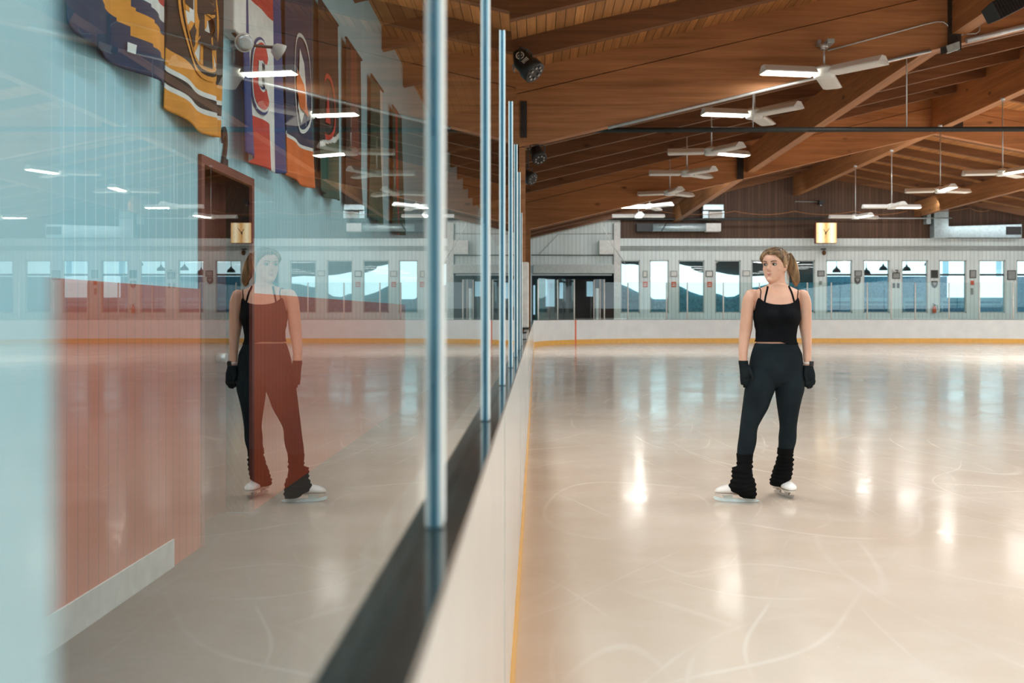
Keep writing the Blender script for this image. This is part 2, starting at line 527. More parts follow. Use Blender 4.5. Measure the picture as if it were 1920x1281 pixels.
# benches and hanging lamps in the lobby
for k, (a, b) in enumerate(((1549, 1680), (1685, 1745), (1756, 1890))):
    t = thing('lobby_bench', ['long pale blue bench behind the windows right of the clock', 'short pale blue bench seen through the window over the extinguisher pillar',
                              'pale blue bench before the brightest end windows'][k], 'bench', (xq((a + b) / 2, 48.9), 48.9, 0), 'lobby benches')
    mb = MB(); mb.box(xq(a, 48.9), xq(b, 48.9), 48.7, 49.1, zq(573, 48.9), zq(569, 48.9)); mb.build('seat', 'blue_band', t)
    mb = MB(); mb.box(xq(a, 48.9), xq(b, 48.9), 49.08, 49.14, zq(565, 48.9), zq(558, 48.9)); mb.build('backrest', 'blue_band', t)
    for q in (a + 8, b - 8):
        mb = MB(); mb.box(xq(q, 48.9) - .04, xq(q, 48.9) + .04, 48.72, 49.13, 0, zq(558, 48.9)); mb.build('leg', 'blue_band', t)
pl = [(1568.5, 507, 'first pane right of the clock'), (1624.5, 510, 'left edge of the pane above a long bench'), (1656, 503, 'frame side of the pane above a long bench'),
      (1700, 504, 'pane beside the antler plaque'), (1741, 494, 'pane edge by the extinguisher pillar')]
for px, py, wh in pl:
    Y = 48.4
    t = thing('pendant_lamp', 'dark dome pendant lamp seen in the %s' % wh, 'lamp', (xq(px, Y), Y, zq(py, Y)), 'lobby pendant lamps')
    c = at(px, py, Y)
    mb = MB(); prof = [(.20, -.10), (.20, -.07), (.17, .02), (.10, .09), (.05, .12), (.03, .2)]
    mb.rings([[(c.x + r * math.cos(k * math.pi / 8), Y + r * math.sin(k * math.pi / 8), c.z + z) for k in range(16)] for r, z in prof])
    mb.build('lamp_shade', 'black', t)
    mb = MB(); mb.cyl((c.x, Y, c.z + .18), (c.x, Y, 4.6), .012, 6); mb.build('cord', 'black', t)

# boards round the rink
def arc(cx, cy, r, a0, a1, n):
    return [(cx + r * math.cos(math.radians(a0 + (a1 - a0) * i / n)), cy + r * math.sin(math.radians(a0 + (a1 - a0) * i / n))) for i in range(n + 1)]


R = 7.0
near = [(XF, -2.5)] + [(XF, -2.5 + 2.4 * k) for k in range(1, 17)] + [(XF, YE - R - .006)]
far = arc(XF + R, YE - R, R, 180, 90, 28) + arc(XE - R, YE - R, R, 90, 0, 20) + [(XE, -14)]


def sweep(path, sect, m=0):
    """sect: (offset outwards, z) loop swept along the path"""
    mb = MB()
    rings = []
    for i, p in enumerate(path):
        a = Vector(path[max(i - 1, 0)]); b = Vector(path[min(i + 1, len(path) - 1)])
        d = (b - a).normalized(); nrm = Vector((-d.y, d.x))
        rings.append([(p[0] + nrm.x * o, p[1] + nrm.y * o, z) for o, z in sect])
    mb.rings(rings, m, True, False)
    return mb


def boards(path, label, m):
    t = thing('rink_boards', label, 'boards', (*path[0], 0))
    sweep(path, [(0, .0), (0, HB - .012), (.085, HB - .012), (.085, 0)]).build('panel', m, t)
    sweep(path, [(.001, HB - .012), (.001, HB), (.09, HB), (.09, HB - .012)]).build('cap_rail', 'cap', t)
    sweep(path, [(-.004, .0), (-.004, .19), (.001, .19), (.001, 0)]).build('kick_plate', 'kick', t)
    return t


nb = boards(near, 'long white rink boards with dark top ledge running beside the camera', 'board')
fb = boards(far, 'curved white rink boards with yellow kick strip across the far end', 'board_far')
for k in range(1, 6):
    y = 2.44 * k
    mb = MB(); mb.box(XF - .001, XF + .0015, y - .004, y + .004, .19, HB - .012); mb.build('panel_joint', 'grey_white', nb)


def on_far(px):
    """where the far boards' face crosses a picture column"""
    best = None
    for i in range(len(far) - 1):
        a, b = Vector(far[i]), Vector(far[i + 1])
        for k in range(20):
            p = a.lerp(b, k / 20)
            if p.y < 30: continue
            e = abs(CX + F * p.x / p.y - px)
            if best is None or e < best[0]: best = (e, p, (b - a).normalized())
    return best[1], best[2]


p, d = on_far(1079); nrm = Vector((-d.y, d.x))
mb = MB(); a = p - d * .05 - nrm * .006; b = p + d * .05 - nrm * .006
mb.hexa([(a.x, a.y, 0), (b.x, b.y, 0), (b.x + nrm.x * .008, b.y + nrm.y * .008, 0), (a.x + nrm.x * .008, a.y + nrm.y * .008, 0),
         (a.x, a.y, HB - .013), (b.x, b.y, HB - .013), (b.x + nrm.x * .008, b.y + nrm.y * .008, HB - .013), (a.x + nrm.x * .008, a.y + nrm.y * .008, HB - .013)])
tag(mb.build('goal_line_stripe', 'redline', fb), 'red goal line stripe')

# glass beside the camera: posts and panes
seams = [.01, 1.06, 2.11, 3.16, 4.21, 5.27, 6.30, 7.1]
tops = [2.5, 2.5, 2.5, 2.5, 2.5, 2.5, 2.1, 2.14, 2.14, 2.2, 2.2]
for k in range(len(seams) - 1):
    y0, y1 = seams[k] + .004, seams[k + 1] - .004
    mb = MB(); mb.box(XG - .012, XG, y0, y1, HB + .001, tops[k])
    tag(mb.build('glass_shield', 'glass'), ['clear shield pane on the ledge closest to the camera mirroring the skater',
        'clear shield pane standing second along the dark ledge', 'third clear shield pane along the dark ledge', 'fourth clear shield pane along the dark ledge',
        'fifth clear shield pane along the dark ledge', 'sixth clear shield pane along the dark ledge', 'seventh clear shield pane, lower than the six before it',
        'eighth clear shield pane along the ledge', 'ninth clear shield pane along the ledge', 'tenth clear shield pane along the ledge',
        'last clear shield pane before the white end pad'][k], 'glass', 'shield panes along the near boards')
ptop = [2.5, 2.175, 2.175, 2.175, 2.175, 2.175, 2.175, 2.0]
for k, y in enumerate(seams[1:]):
    t = thing('shield_post', ['tall pale blue glass post reaching out of the picture top, thickest of the row', 'second slim pale blue glass post along the ledge',
        'third pale blue glass post, the first whose top shows', 'fourth pale blue glass post along the ledge', 'fifth pale blue glass post along the ledge',
        'sixth pale blue glass post along the ledge', 'seventh and shorter pale glass post ending the row', 'eighth pale glass post along the ledge',
        'ninth pale glass post along the ledge', 'farthest pale glass post beside the white end pad'][k], 'post', (XG, y, HB), 'slim glass posts on the near boards')
    mb = MB(); mb.box(XG + .0021, XG + .0043, y - .0158, y + .0158, HB + .001, ptop[k + 1] - .002); tag(mb.build('inner_edge', 'post_blue', t), 'mid blue inner edge')
    mb = MB(); mb.box(XG + .0043, XG + .0093, y - .016, y + .016, HB + .001, ptop[k + 1]); bevel(mb.build('post', 'alu', t), .002, 2)
    mb = MB(); mb.box(XG + .0003, XG + .0021, y - .012, y + .012, HB + .001, ptop[k + 1] - .004); tag(mb.build('seal', 'seal', t), 'dark blue rubber seal')
t = thing('end_pad', 'white padded shield end standing on the boards past the last glass post', 'pad', (-.2, 15.5, HB))
mb = MB(); mb.box(-.25, -.112, 15.4, 15.6, HB + .02, 2.09); bevel(mb.build('pad', 'white', t), .02, 3)
mb = MB(); mb.box(-.25, -.115, 15.4, 15.6, HB + .001, HB + .02); mb.build('base_strip', 'black', t)
t = thing('gate_latch', 'grey gate latch box with dark edges on the ledge past the glass posts', 'latch', (-.13, 9.0, HB))
mb = MB(); mb.box(-.16, -.085, 9.0, 9.3, HB + .001, HB + .058); bevel(mb.build('housing', 'grey_sign', t), .006)
mb = MB(); mb.box(-.16, -.085, 8.99, 9.3, HB + .058, HB + .066); mb.build('lid', 'black', t)

o = MB().box(-.165, -.125, .10, .262, HB + .001, 2.7).build('glass_support_post', 'post_white'); bevel(o, .004)
tag(o, 'wide blurred pale blue post close to the camera behind the glass', 'post')

# glass above the far boards
cols = [1011, 1047.5, 1078, 1115, 1126, 1134, 1178, 1250, 1300, 1352, 1420, 1513, 1569, 1625, 1680, 1722, 1780, 1837, 1900, 1965]
wh = ['left doorway end', 'blue doorway strip', 'red goal stripe', 'pale roll', 'dark doorway side', 'doorway edge', 'first end window', 'second end window', 'third end window', 'fourth end window', "skater's right arm",
      "skater's left arm", 'first clock side window', 'second clock side window', 'third clock side window', 'extinguisher pillar', 'bright window', 'brightest window', 'last plaque', 'outermost end window']
prev = None
for k, px in enumerate(cols):
    p, d = on_far(px); nrm = Vector((-d.y, d.x)); q = p + nrm * .045
    top = H + (CY - (524 if px < 1140 else 530)) * q.y / F
    w = .035 if px in (1047.5, 1115, 1126) else .05
    if px in (1047.5, 1115): top -= .02
    m = MB(); m.tube([(q.x, q.y, HB + .001), (q.x, q.y, top)], w * .62, 8)
    tag(m.build('far_shield_post', 'white'), 'thin white shield post on the far boards by the %s' % wh[k], 'post', 'shield posts on the far boards')
    if prev is not None:
        a, b = prev, q
        dd = (b - a).normalized(); n2 = Vector((-dd.y, dd.x)) * .006
        a2, b2 = a + dd * .035, b - dd * .035
        m = MB(); m.hexa([(a2.x - n2.x, a2.y - n2.y, HB + .001), (b2.x - n2.x, b2.y - n2.y, HB + .001), (b2.x + n2.x, b2.y + n2.y, HB + .001), (a2.x + n2.x, a2.y + n2.y, HB + .001),
                         (a2.x - n2.x, a2.y - n2.y, top), (b2.x - n2.x, b2.y - n2.y, top), (b2.x + n2.x, b2.y + n2.y, top), (a2.x + n2.x, a2.y + n2.y, top)])
        tag(m.build('far_glass_shield', 'glass_far'), 'clear far shield pane from the %s to the %s' % (wh[k - 1], wh[k]), 'glass', 'shield panes on the far boards')
    prev = q

# doorway under the shutter
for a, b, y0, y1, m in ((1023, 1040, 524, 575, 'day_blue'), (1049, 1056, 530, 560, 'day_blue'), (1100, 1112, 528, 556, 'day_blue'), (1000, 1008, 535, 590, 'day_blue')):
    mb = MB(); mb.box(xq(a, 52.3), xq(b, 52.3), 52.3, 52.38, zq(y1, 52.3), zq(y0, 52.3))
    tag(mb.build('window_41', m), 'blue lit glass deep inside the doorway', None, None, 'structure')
for a, w, t_ in ((1008, 5, 'beside the left jamb of the doorway'), (1016.5, 5, 'second from the left jamb of the doorway')):
    c = at(a, 590, 50.6)
    mb = MB(); mb.box(c.x - w / 40, c.x + w / 40, 50.5, 50.6, 0, zq(524, 50.6))
    tag(mb.build('door_mullion', 'green_cloth'), 'dark green door mullion %s' % t_, 'mullion', 'mullions in the doorway')
mb = MB(); c = at(1119.5, 598, 46.9)
mb.cyl((c.x, 46.9, 0), (c.x, 46.9, zq(541, 46.9)), .085, 18); bevel(mb.build('pale_roll', 'white'), .01)
tag(bpy.data.objects['pale_roll'], 'pale upright roll standing in the dark doorway', 'roll')

# side wall behind the glass
DY0, DY1, DZ, RZ = 5.50, 6.42, 2.105, 1.415
top = zr(XW)
mb = MB()
mb.box(XW - .15, XW, YB, DY0, -.002, top); mb.box(XW - .15, XW, DY1, YW, -.002, top); mb.box(XW - .15, XW, DY0, DY1, DZ, top)
struct(mb, 'wall_left', 'left_wall', 'pale boarded wall behind the glass')
mb = MB(); mb.box(XW, XW + .012, YB, DY0 - .05, .139, RZ)
mb.box(XW, XW + .012, DY1 + .05, 14, -.001, RZ); mb.box(XW, XW + .012, 5.0401, DY0 - .05, -.001, .139)
struct(mb, 'trim_wainscot', 'red_boards', 'red boarded wainscot behind the glass')
mb = MB(); mb.box(XW, XW + .02, YB, 5.04, -.001, .139)
struct(mb, 'baseboard_left', 'grey_white', 'pale baseboard behind the glass')
mb = MB()
mb.box(XW - .2, XW + .02, DY0 - .05, DY0, 0, DZ + .05); mb.box(XW - .2, XW + .02, DY1, DY1 + .05, 0, DZ + .05); mb.box(XW - .2, XW + .02, DY0, DY1, DZ, DZ + .05)
dr = struct(mb, 'door_1', 'door_frame', 'red brown door set into the pale wall')
mb = MB(); mb.box(XW - .24, XW - .19, DY0, DY1, 0, DZ)
for z0, z1 in ((.18, .95), (1.1, 1.95)):
    mb.box(XW - .19, XW - .18, DY0 + .14, DY1 - .14, z0, z1)
lf = mb.build('door_leaf', 'door_red', dr)
mb = MB(); mb.cyl((XW - .18, DY1 - .08, 1.0), (XW - .12, DY1 - .08, 1.0), .03, 12); mb.build('door_handle', 'silver', lf)

# ------------------------------------------------------------------ banners on the side wall
def banner(y0, y1, zb, zt, label, paint, mats, seed, emblem=None):
    """cloth hanging on the side wall; paint(u, v, yy, zz) -> material index, u across, v metres above the bottom hem"""
    t = thing('team_banner', label, 'banner', (XW, (y0 + y1) / 2, zt), 'team banners along the side wall')
    rnd = random.Random(seed)
    ph = [rnd.uniform(0, 6.28) for _ in range(3)]

    def surf(u, v):
        hgt = zt - zb
        amp = .012 + .035 * (1 - v / hgt) ** 2
        x = XW + .045 + amp * (math.sin(u * 7.5 + ph[0]) * .7 + .5 * math.sin(u * 14 + ph[1] + v)) + .02 * (1 - v / hgt)
        sag = .035 * math.sin(u * math.pi) + .011 * math.sin(u * 7.5 + ph[0]) * (1 if v < .7 else .4)
        return (x, y0 + (y1 - y0) * u, zb + v * (hgt - 0) / hgt - sag * max(0, 1 - v / .9))
    nu, nv = 40, int((zt - zb) / .0125)
    vs, fs, mi = [], [], []
    for j in range(nv + 1):
        for i in range(nu + 1):
            vs.append(surf(i / nu, (zt - zb) * j / nv))
    for j in range(nv):
        for i in range(nu):
            a = j * (nu + 1) + i
            fs.append((a, a + 1, a + nu + 2, a + nu + 1)); mi.append(paint((i + .5) / nu, (zt - zb) * (j + .5) / nv))
    mb = MB()
    for f, m in zip(fs, mi): mb.f.append(list(f)); mb.m.append(m); mb.sm.append(True)
    mb.v = vs
    o = mb.build('cloth', mats, t)
    sd = o.modifiers.new('thick', 'SOLIDIFY'); sd.thickness = .004; sd.offset = 0
    mb = MB(); mb.cyl((XW + .05, y0 - .02, zt), (XW + .05, y1 + .02, zt), .012, 8); mb.build('hanging_rod', 'dark_metal', t)

    def shape(name, polys, mat, lift):
        """flat patches in (u, v metres) laid on the cloth"""
        q = MB()
        for vs_, fs_ in polys:
            pts = []
            for u, v in vs_:
                p = surf(min(1, max(0, u)), v); pts.append((p[0] + lift, y0 + (y1 - y0) * u, p[2]))
            q.add(pts, fs_)
        return q.build(name, mat, t, fix=False)
    if emblem: emblem(shape, y1 - y0)
    return t


def ringp(cu, cv, ru, rv, k0, k1, n=40):
    vs, fs = [], []
    for i in range(n):
        a = 2 * math.pi * i / n
        vs += [(cu + ru * k0 * math.cos(a), cv + rv * k0 * math.sin(a)), (cu + ru * k1 * math.cos(a), cv + rv * k1 * math.sin(a))]
    for i in range(n):
        j = (i + 1) % n
        fs.append((2 * i, 2 * i + 1, 2 * j + 1, 2 * j))
    return vs, fs


def discp(cu, cv, ru, rv, n=40):
    """concentric, so that it follows the folds"""
    vs, fs = [(cu, cv)], []
    for r in (.35, .7, 1.0):
        vs += [(cu + ru * r * math.cos(2 * math.pi * i / n), cv + rv * r * math.sin(2 * math.pi * i / n)) for i in range(n)]
    for i in range(n):
        j = (i + 1) % n
        fs.append((0, 1 + i, 1 + j))
        for k in (0, n): fs.append((1 + k + i, 1 + k + n + i, 1 + k + n + j, 1 + k + j))
    return vs, fs


def letterp(ch, cu, cv, w, size, offset=0.0, sx=1.0):
    vs, fs = text_mesh(ch, size, 0.0, offset)
    return [(cu + v.x * sx / w, cv + v.y) for v in vs], fs


def polyp(pts):
    return pts, [tuple(range(len(pts)))]


def p1(u, v):
    v += .10 * (u - .5) + (.03 if u > .62 else 0)
    for lim, m in ((.20, 0), (.315, 1), (.375, 0), (.45, 2)):
        if v < lim: return m
    return 3 if v < 1.3 else 0


def e1(shape, w):
    shape('white_tag', [polyp([(.60, .075), (.64, .075), (.645, .115), (.60, .115)])], 'white_cloth', .012)


banner(3.74, 4.80, 2.385, 3.95, 'navy banner with orange and white hem stripes, beside the blurred post', p1, ['navy', 'orange_cloth', 'white_cloth', 'red_cloth'], 3, e1)


def p2(u, v):
    for lim, m in ((.015, 1), (.10, 1), (.12, 2), (.19, 0), (.212, 2), (.30, 1)):
        if v < lim: return m
    return 0


def e2(shape, w):
    cu, cv, r = .52, .62, .345
    ru = r / w
    shape('emblem', [ringp(cu, cv, ru, r, .93, 1.0), ringp(cu, cv, ru, r, .80, .86)], 'orange_cloth', .008)
    sp, so = [], []
    for k in range(8):
        a = math.radians(45 * k)
        for lst, hw in ((so, .058), (sp, .034)):
            d = Vector((math.cos(a), math.sin(a))); n = Vector((-d.y, d.x)) * hw
            p = [d * .10 * 1 + n, d * .10 - n, d * r * .80 - n * 1.25, d * r * .80 + n * 1.25]
            lst.append(polyp([(cu + q.x / w, cv + q.y) for q in p]))
    shape('emblem_field', [ringp(cu, cv, ru, r, .05, .80)], 'white_cloth', .007)
    shape('emblem_spoke_edge', so, 'orange_cloth', .011)
    shape('emblem_spoke', sp, 'black_cloth', .014)
    shape('emblem_letter_edge', [letterp('B', cu, cv, w, .55, .046, .95)], 'orange_cloth', .018)
    shape('emblem_letter', [letterp('B', cu, cv, w, .55, .016, .95)], 'black_cloth', .022)


banner(4.90, 5.74, 2.285, 3.9, 'black banner with a spoked letter B emblem and orange striped hem', p2, ['black_cloth', 'orange_cloth', 'white_cloth'], 5, e2)


def p3(u, v):
    if u < .2 or u > .80: return 0
    return 1 if v < .30 and .30 + .05 * (v / .3) < u < .68 or v > 1.0 else 2


def e3(shape, w):
    cu, cv = .5, .57
    a = [math.radians(40 + 280 * i / 30) for i in range(31)]
    def cc(r0, r1):
        vs, fs = [], []
        for x in a: vs += [(cu + .72 * r0 * math.cos(x) / w, cv + r0 * math.sin(x)), (cu + .72 * r1 * math.cos(x) / w, cv + r1 * math.sin(x))]
        return vs, [(2 * i, 2 * i + 1, 2 * i + 3, 2 * i + 2) for i in range(30)]
    shape('emblem_edge', [cc(.07, .245)], 'blue_cloth', .010)
    shape('emblem_band', [cc(.085, .228)], 'white_cloth', .013)
    shape('emblem', [cc(.10, .212)], 'red_cloth', .016)
    shape('emblem_letter', [letterp('H', cu, cv, w, .19, .014)], 'white_cloth', .02)


banner(6.02, 6.97, 2.27, 3.9, 'red white and blue banner with a red C around a white H', p3, ['blue_cloth', 'red_cloth', 'white_cloth'], 8, e3)


def p4(u, v):
    return 1 if v < .27 else (2 if v < .305 else 0)


def e4(shape, w):
    shape('emblem', [ringp(.5, .75, .24, .37, .92, 1.0), polyp([(.40, .55), (.5, .45), (.60, .62), (.56, .90), (.47, 1.0)])], 'white_cloth', .010)
    shape('emblem_flame', [polyp([(.30, .70), (.45, .56), (.62, .52), (.55, .74), (.36, .82)])], 'vermilion', .014)


banner(7.15, 8.04, 2.30, 3.9, 'navy banner with an oval emblem and a broad orange hem', p4, ['navy', 'vermilion', 'white_cloth'], 11, e4)


def p5(u, v):
    return 1 if v < .45 + .2 * (u - .5) else (2 if v < .50 + .2 * (u - .5) else 0)


def e5(shape, w):
    shape('emblem', [ringp(.5, .76, .2, .28, .85, 1.0), polyp([(.44, .62), (.56, .62), (.5, .9)])], 'red_cloth', .010)


banner(8.22, 9.02, 2.32, 3.9, 'black banner with a dark green hem and thin red emblem', p5, ['black_cloth', 'green_cloth', 'white_cloth'], 13, e5)
banner(9.45, 10.25, 2.33, 3.9, 'dark brown and olive banner past the green hemmed one', lambda u, v: 1 if .35 < u < .6 and v > .5 else 0, ['black_cloth', 'door_red'], 17)
banner(10.9, 11.7, 2.34, 3.9, 'dark green banner with a white edge far along the side wall', lambda u, v: 1 if u > .86 else 0, ['green_cloth', 'white_cloth'], 19)
banner(12.5, 13.3, 2.34, 3.9, 'banner with a red centre stripe, last along the side wall', lambda u, v: 1 if .3 < u < .7 else 0, ['green_cloth', 'red_cloth'], 23)

t = thing('emergency_light', 'white twin head emergency light on the side wall between banners', 'lamp', (XW, 5.84, 3.05))
mb = MB(); mb.box(XW + .001, XW + .10, 5.78, 6.02, 2.93, 3.22); bevel(mb.build('housing', 'white', t), .01)
for y, z, dirx in ((5.80, 2.86, -.9), (6.30, 2.93, .3)):
    mb = MB()
    c = Vector((XW + (.15 if y < 6 else .24), y, z)); d = Vector((.55, dirx, -.35)).normalized(); s = d.cross(Vector((0, 0, 1))).normalized(); u2 = s.cross(d)
    prof = [(.010, -.07), (.034, -.055), (.052, -.02), (.057, .0), (.052, .004)]
    mb.rings([[c + d * q + (s * math.cos(k * math.pi / 9) + u2 * math.sin(k * math.pi / 9)) * r for k in range(18)] for r, q in prof])
    hd = mb.build('lamp_head', 'white', t)
    mb = MB(); mb.rings([[c + d * q + (s * math.cos(k * math.pi / 9) + u2 * math.sin(k * math.pi / 9)) * r for k in range(18)] for r, q in ((.050, .0), (.049, .005), (.028, .010), (.004, .012))])
    mb.build('lens', 'silver', hd)
    mb = MB(); mb.tube([(XW + .05, 5.9, 2.95), (XW + .07, (5.9 + y) / 2, 2.93), c - d * .06], .010, 6); mb.build('arm', 'dark_metal', t)

vs, fs = text_mesh('2', .31, .006, .012)
mb = MB(); mb.add([(XW + .012 + v.z, 5.88 + v.x * .62, 2.25 + v.y) for v in vs], fs)
tag(mb.build('wall_number', 'black'), 'black number 2 on the pale wall above the red brown door', 'sign')


# ------------------------------------------------------------------ lamps under the roof
def area(name, loc, rot, sx, sy, col, e, spread=180):
    l = bpy.data.lights.new(name, 'AREA'); l.shape = 'RECTANGLE'; l.size = sx; l.size_y = sy; l.color = col; l.energy = e
    l.spread = math.radians(spread)
    o = bpy.data.objects.new(name, l); o.location = loc; o.rotation_euler = rot; C.objects.link(o)
    return o


WARM, COOL = (.96, 1, .97), (.70, .90, 1.0)
LAMP = 9


def fixture(px, py, Y, Zp, angles, lit, label, top):
    X = (px - CX) * Y / F
    z = H + Zp
    t = thing('hanging_lamp', label, 'lamp', (X, Y, z), 'three armed lamps hanging over the ice')
    mb = MB()
    mb.rings([[(X + r * math.cos(k * math.pi / 12), Y + r * math.sin(k * math.pi / 12), z + h) for k in range(24)]
              for r, h in ((.10, -.07), (.15, -.07), (.17, -.02), (.17, .03), (.20, .035), (.20, .06), (.12, .10), (.03, .13))])
    mb.build('hub', 'fan_white', t)
    mb = MB(); mb.cyl((X, Y, z + .12), (X, Y, top), .016, 8); mb.cyl((X, Y, top - .06), (X, Y, top), .06, 12)
    mb.build('rod', 'silver', t)
    for k, an in enumerate(angles):
        a = math.radians(an)
        d = Vector((math.cos(a), math.sin(a), 0)); n = Vector((-d.y, d.x, 0)); o = Vector((X, Y, z))
        r0, r1 = .16, .98
        hw, tw, hb, ht = .15, .055, -.03, .085
        P = lambda r, s, h: o + d * r + n * s + Vector((0, 0, h))
        mb = MB()
        prof = [(-hw, hb), (-hw * .98, hb + .02), (-tw, ht), (tw, ht), (hw * .98, hb + .02), (hw, hb), (hw - .012, hb), (tw - .008, ht - .012), (-tw + .008, ht - .012), (-hw + .012, hb)]
        mb.rings([[P(r, s, h) for s, h in prof] for r in (r0, r1)], 0, True, False)
        arm = mb.build('arm', 'fan_white', t)
        mb = MB()
        cap = [(-hw, hb), (-hw * .98, hb + .02), (-tw, ht), (tw, ht), (hw * .98, hb + .02), (hw, hb)]
        mb.rings([[P(r, s, h) for s, h in cap] for r in (r1, r1 + .012)], 0, True, False)
        for s in range(5):
            q = -.10 + .05 * s
            mb.rings([[P(r, q + .008 * math.cos(w * 1.047), hb + .035 + .011 * math.sin(w * 1.047)) for w in range(6)] for r in (r1 + .0115, r1 + .014)], 1, True, False)
        mb.build('end_cap', ['fan_white', 'fan_grey'], arm)
        mb = MB()
        lens = [(-hw + .014, hb + .006), (hw - .014, hb + .006), (hw - .014, hb - .004), (hw - .05, hb - .016), (-hw + .05, hb - .016), (-hw + .014, hb - .004)]
        mb.rings([[P(r, s, h) for s, h in lens] for r in (r0 + .02, r1 - .01)], 0, True, False)
        le = mb.build('lens', 'lit' if k == lit else 'lens', arm)
        if k == lit:
            tag(le, 'lit warm white lens')
            q = P((r0 + r1) / 2, 0, hb - .018)
            area('lamp_light', q, (0, 0, a), r1 - r0 - .05, .20, WARM, (LAMP if Y < 33 else 16) if Y > 16 else 12)
    return t


Zf = 3.71
fixture(1545, 140, 15.30, Zf, (189, 312, 66), 0, 'white three armed lamp hung on the beam face, arm toward the glass lit', 5.43)
fixture(1414, 214, 18.45, Zf, (190, 310, 62), 0, 'white three armed lamp just above the long dark pipe, one arm lit', zr(4.05) - .02)
fixture(1334, 285, 22.7, Zf, (172, 300, 25), 2, 'white three armed lamp just below the long dark pipe, one arm lit', zr(4.0) - .02)
fixture(1288, 326, 26.2, Zf, (180, 305, 45), None, 'unlit white three armed lamp before the second big beam', zr(3.97) - .02)
fixture(1256, 366, 30.4, Zf, (160, 40, 280), None, 'unlit lamp half hidden behind the second big beam', zr(4.1) - .02)
fixture(1218, 388, 34.3, Zf, (186, 310, 65), 0, 'small lit lamp above the silver duct, higher of two close together', zr(3.9) - .02)
fixture(1197, 405, 37.6, Zf, (178, 2, 268), 2, 'small lit lamp above the silver duct, lower of two close together', zr(3.9) - .02)
rb = zr(XR) - 1.14
fixture(1880, 325, 26.1, Zf, (172, 295, 40), 1, 'lamp on a long rod hanging highest and closest of the ridge lamps', rb + .01)
fixture(1763, 357, 29.8, Zf, (168, 268, 15), 1, 'lamp on a long rod in front of the grey duct', rb + .01)
fixture(1672, 389, 34.3, Zf, (178, 272, 2), 2, 'lamp on a long rod second along from the lit clock', rb + .01)
fixture(1604, 407, 37.9, Zf, (180, 285, 20), 1, 'small lamp on a long rod closest above the lit clock', rb + .01)
# the row over the far side shows only mirrored in the glass
for k, Y in enumerate((26.1, 30.4, 34.3, 37.9)):
    X = 20.2
    fixture(CX + X * F / Y, CY - Zf * F / Y, Y, Zf, (180, 300, 60), 0 if k != 1 else None, 'three armed lamp of the far row seen only as a reflection in the glass', zr(X) - .02)


for X, rows in ((4.1, (-12, -6.5, -1.5, 3.7, 7.6, 10.4)), (12.4, (-12, -6.5, -1.5, 3.7, 7.6, 11.4, 15.3, 18.45)), (20.3, (-12, -6.5, -1.5, 3.7, 7.6, 11.4, 15.3, 18.45, 22.7)), (16.8, (25.5, 28.0)), (22.6, (26.1, 30.2, 34.3, 37.6))):
    for Y in rows:  # unseen lamp rows, with two fill rows added to brighten the far end
        area('rink_lamp', (X, Y, H + Zf - .06), (0, 0, 0), 3.0, 1.2, WARM, 100 if Y < 0 else (70 if Y < 24 else (380 if X < 20 else 200)))
for lx, lz in ((1.9, 4.95), (4.9, 5.65), (9.4, 6.6)):  # fill lights added behind the second beam for the far boards
    area('beam_lamp', (lx, 31.3, lz), (math.radians(62), 0, 0), 2.6, .3, (.95, 1, 1), 110)
# cool fill added at the windowless right-hand wall; unseen lamps over the side walkway
area('right_windows', (26.9, 16, 2.8), (0, math.radians(-90) + math.pi, 0), 2.2, 50, COOL, 380)
area('walkway_lamp', (-.7, 1.2, 4.3), (0, math.radians(-38), 0), .5, 3.6, COOL, 150)
area('walkway_lamp', (-.7, 8, 4.2), (0, math.radians(-38), 0), .4, 6, (1, .97, .9), 70)
for lx, lz, ln in ((4.5, 5.72, 3.5), (9.6, 6.45, 4.6), (15.6, 6.3, 5.0), (22.2, 5.6, 4.0)):  # hidden fill lights added to brighten the end wall
    area('end_wall_lamp', (lx, 44.6, lz), (math.radians(50), 0, 0), ln, .3, (.95, 1, 1), 4.5 * ln)


# ------------------------------------------------------------------ conduit, pipes, brackets
def run(name, pts, r, mat, label, cat, n=8, group=None):
    mb = MB(); mb.tube(pts, r, n)
    return tag(mb.build(name, mat), label, cat, group)


Yc = 15.64
run('electrical_conduit', [at(1140, 240, Yc), at(1440, 167.5, Yc), at(1745, 95, Yc)], .026, 'silver', 'pale conduit along the lower edge of the big beam up to the box', 'conduit')
run('electrical_conduit', [at(1812, 77, Yc), at(1930, 47, Yc)], .042, 'silver', 'thicker grey conduit leaving the junction box toward the picture edge', 'conduit')
run('electrical_conduit', [at(1552, 95, Yc), at(1735, 45.5, Yc), at(1757, 40.5, Yc), at(1769, 41, Yc), at(1777, 47, Yc), at(1781, 57, Yc), at(1782, 84, Yc)], .012, 'silver',
    'thin bent conduit from the lamp mount over to the junction box', 'conduit')
run('electrical_conduit', [at(1789.5, 84, Yc), at(1790.5, 40, Yc), at(1791, -30, Yc)], .012, 'silver', 'thin vertical conduit rising from the junction box', 'conduit')
run('electrical_conduit', [at(1800, 78, Yc), at(1800, 68, Yc), at(1806, 64, Yc), at(1830, 63, Yc), at(1836, 58, Yc), at(1838, 40, Yc)], .01, 'silver', 'thin stepped conduit from the junction box up to the girder', 'conduit')
t = thing('junction_box', 'grey electrical junction box where the beam conduits meet', 'junction box', at(1785, 88, Yc))
p = at(1785, 88, 15.58)
mb = MB(); mb.hexa([at(1775, 101, 15.5), at(1800, 92, 15.5), at(1800, 92, 15.67), at(1775, 101, 15.67), at(1773, 86, 15.5), at(1799, 77, 15.5), at(1799, 77, 15.67), at(1773, 86, 15.67)])
bevel(mb.build('housing', 'duct', t), .006)
